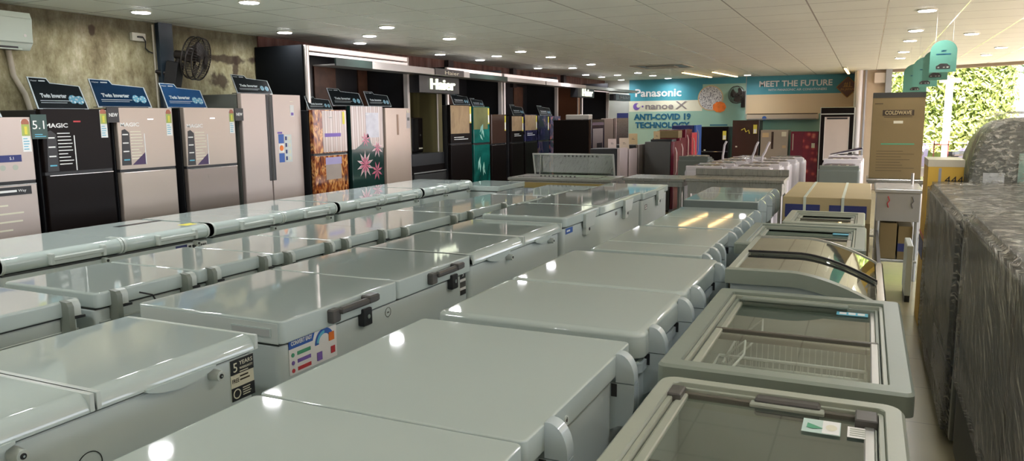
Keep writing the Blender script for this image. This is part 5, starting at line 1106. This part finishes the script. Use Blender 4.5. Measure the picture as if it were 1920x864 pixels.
# ------------------------------------------------------------------ hanging green arch signs
def arch(label, x, y, zc, w=.22):
    t = thing('hanging_sign', label, 'hanging sign', (x, y, zc), -8, 'green arch-shaped hanging signs'); r = w/2; hh = w*.88
    pts = [(-r, -hh), (r, -hh)]+[(r*math.cos(PI*k/16), r*math.sin(PI*k/16)*.9) for k in range(17)]
    m = MB(); m.prism(pts, 'y', -.004, .004, TEAL); m.build('board', t)
    m = MB(); m.text('NEW', 0, .0, .022, -.005, BLT, .04, bold=.001); m.panel(-.06, -.034, .06, -.024, -.005, BLT, .001); m.box(-.055, .06, -.006, -.005, -hh+.03, -hh+.06, CHAR); m.prism([(-.045, -hh+.06), (-.02, -hh+.08), (.035, -hh+.078), (.05, -hh+.06)], 'y', -.006, -.005, CHAR)
    for q in (-.035, .01, .04): m.box(q-.008, q+.008, -.0065, -.006, -hh+.038, -hh+.05, GREYL); m.build('print', t)
    m = MB()
    for s_ in (-.07, .07): m.cyl((s_, 0, r*.85), (s_, 0, CEIL-zc), .0015, WIRE, 4)
    m.build('cord', t)
arch('green arch sign, nearest of the hanging row by the bright opening', .61, 8.3, 2.20)
arch('green arch sign, second in the hanging row', .63, 9.5, 2.19, .24)
arch('green arch sign, third in the hanging row', .61, 10.8, 2.19, .27)
arch('green arch sign, farthest in the hanging row', .58, 12.4, 2.19, .30)

# ------------------------------------------------------------------ outside
b = MB(); b.box(-12, 30, 18.5, 45, -.25, -.1, P('paving_pink', (.45, .34, .3), .8, var=.15, vscale=2)); b.box(3.75, 30, -8, 18.5, -.25, -.1, P('paving_pink', (0, 0, 0))); o = b.build('paving'); o['kind'] = 'structure'
def leaves(name, label, x0, x1, y0, y1, z0, z1, n, s, mt, seed, cat, shape='box'):
    rr = random.Random(seed); m = MB(); vs = []; fs = []
    for i in range(n):
        if shape == 'box': p = Vector((rr.uniform(x0, x1), y0+(y1-y0)*rr.random()**2+.25*noise.noise(Vector((i*.01, 1, 2))), rr.uniform(z0, z1)))
        else:
            a, bq, q = rr.uniform(0, 2*PI), rr.uniform(-1, 1), rr.random()**.4; cr = math.sqrt(1-bq*bq)
            p = Vector(((x0+x1)/2+(x1-x0)/2*q*cr*math.cos(a), (y0+y1)/2+(y1-y0)/2*q*cr*math.sin(a), (z0+z1)/2+(z1-z0)/2*q*bq))
        d = Vector((rr.uniform(-1, 1), rr.uniform(-1, 1), rr.uniform(-1, 1))).normalized(); e = d.orthogonal().normalized(); k = s*rr.uniform(.6, 1.4)
        o = len(vs); vs += [p-d*k, p+e*k*.5, p+d*k, p-e*k*.5]; fs.append((o, o+1, o+2, o+3))
    m.add(vs, fs, mt); return m
t = thing('hedge', 'tall sunlit green hedge wall outside the opening', 'hedge', (0, 0, -.1))
m = leaves('h', '', .2, 3.3, 22.2, 23.0, .75, 4.6, 9000, .07, LEAF, 1, 'hedge'); m.build('foliage', t); m = MB(); m.box(.2, 3.3, 22.8, 23.2, .1, 4.5, P('hedge_core', (.10, .16, .04), .9, var=.3, vscale=5), b=.08); m.build('inner_growth', t)
t = thing('tree', 'pale hazy tree with a thin trunk right of the hedge', 'tree', (4.2, 26.5, -.1))
m = leaves('t', '', -1.6, 2.8, -1.5, 1.5, 2.6, 6, 3500, .1, LEAFB, 3, 'tree', 'ball'); m.build('foliage', t)
m = MB(); m.tube([(-.1, 0, 0), (-.05, 0, 1.2), (.1, 0, 2.4), (.0, 0, 4)], .09, BARK, 8); m.tube([(.0, 0, 1.4), (.5, 0, 2.4), (.8, 0, 3.6)], .05, BARK, 6); m.build('trunk', t)
t = thing('post', 'tall white post with a beige crossbar outside the opening', 'post', (1.60, 19.6, -.1))
m = MB(); m.box(-.07, .07, -.05, .05, 0, 2.4, P('post_paint', (.8, .75, .78), .4, var=.03)); m.build('pole', t); m = MB(); m.box(-.2, .2, -.06, .06, 2.4, 2.5, P('crossbar', (.5, .4, .25), .5, var=.06)); m.build('crossbar', t)
m = MB(); GT_ = P('gate_brown', (.22, .06, .05), .5, var=.1)
for x in (0, .27): m.box(x, x+.025, 0, .025, 0, 1.15, GT_)
for z in (.5, 1.05): m.box(0, .295, 0, .025, z, z+.025, GT_)
o = m.build('gate_frame'); o.location = (1.32, 18.9, -.1); tag(o, 'small rusty red metal gate frame in front of the white post', 'gate')
def moto(label, x, y, rz):
    t = thing('motorcycle', label, 'motorcycle', (x, y, -.1), rz, 'motorcycles parked outside'); c1 = P('moto_body', (.12, .1, .22), .3, var=.2)
    for px in (-.62, .62):
        m = MB(); m.tube([(px+.27*math.cos(2*PI*k/24), 0, .31+.27*math.sin(2*PI*k/24)) for k in range(24)], .045, RUBBER, 8, True); m.cyl((px, -.05, .31), (px, .05, .31), .06, CHROME, 12)
        for k in range(8): m.cyl((px, 0, .31), (px+.25*math.cos(PI*k/4), 0, .31+.25*math.sin(PI*k/4)), .006, CHROME, 5)
        m.build('wheel', t)
    m = MB(); m.prism([(-.5, .7), (-.3, .45), (.1, .35), (.3, .55), (.42, .9), (.2, .92), (-.05, .78)], 'y', -.09, .09, c1); m.box(-.2, .15, -.12, .12, .25, .5, CHAR, b=.03); m.tube([(.62, 0, .31), (.45, 0, .8), (.38, 0, 1.02)], .03, CHROME, 8); m.build('frame', t)
    m = MB(); m.loft(-.55, .05, -.12, .12, [(.76, .02), (.8, 0), (.86, .02)], BLACKP, .06, 3); m.build('seat', t)
    m = MB(); m.tube([(.3, -.32, 1.05), (.38, -.15, 1.03), (.38, .15, 1.03), (.3, .32, 1.05)], .015, CHROME, 8); m.build('handlebar', t)
    m = MB(); m.cyl((.4, 0, .92), (.5, 0, .92), .08, PAPER, 14); m.build('headlight', t)
    return t
q = moto('parked motorcycle outside, left one glimpsed beside the tall carton', 1.12, 20.3, 70)
dup(q, (2.0, 20.6, -.1), 'parked motorcycle outside, right of the white post', 60)

# ------------------------------------------------------------------ light and sky
world = bpy.data.worlds.new('sky'); sc.world = world; world.use_nodes = True; nt = world.node_tree
bg = nt.nodes['Background']; st = nt.nodes.new('ShaderNodeTexSky'); st.sky_type = 'HOSEK_WILKIE'; st.turbidity = 6; st.ground_albedo = .4; st.sun_direction = (-.15, -.45, .88)
mx = nt.nodes.new('ShaderNodeMix'); mx.data_type = 'RGBA'; mx.inputs['Factor'].default_value = .55; mx.inputs['B'].default_value = (.95, .95, 1., 1)
nt.links.new(st.outputs[0], mx.inputs['A']); nt.links.new(mx.outputs['Result'], bg.inputs['Color']); bg.inputs['Strength'].default_value = 5.0
s = bpy.data.lights.new('sun', 'SUN'); s.energy = 22; s.angle = math.radians(1.5); s.color = (1, .95, .85)
so = bpy.data.objects.new('sun', s); COL.objects.link(so); d = Vector((.12, .5, -.85)).normalized(); so.rotation_euler = d.to_track_quat('-Z', 'Y').to_euler()

# ------------------------------------------------------------------ camera
f, yaw, pit, roll = 1429.444, -.43403166, .14637982, -.00965096
fw = Vector((math.sin(yaw)*math.cos(pit), math.cos(yaw)*math.cos(pit), -math.sin(pit)))
rt = Vector((math.cos(yaw), -math.sin(yaw), 0)); up = rt.cross(fw)
r2 = rt*math.cos(roll)+up*math.sin(roll); u2 = up*math.cos(roll)-rt*math.sin(roll)
cam = bpy.data.cameras.new('camera'); co = bpy.data.objects.new('camera', cam); COL.objects.link(co)
M = Matrix.Identity(4)
for i in range(3): M[i][0] = r2[i]; M[i][1] = u2[i]; M[i][2] = -fw[i]
M[0][3], M[1][3], M[2][3] = 0, 0, CAM_H
co.matrix_world = M; cam.sensor_width = 36; cam.lens = f/1920*36; cam.clip_start = .05; cam.clip_end = 200
sc.camera = co

vs_ = sc.view_settings; vs_.view_transform = 'Standard'; vs_.look = 'None'; vs_.gamma = 1; vs_.use_curve_mapping = False; vs_.exposure = 0.35
sc.cycles.max_bounces = 7; sc.cycles.diffuse_bounces = 4; sc.cycles.glossy_bounces = 4; sc.cycles.transparent_max_bounces = 12
sc.cycles.sample_clamp_indirect = 4; sc.cycles.use_denoising = True; sc.cycles.caustics_reflective = False; sc.cycles.caustics_refractive = False
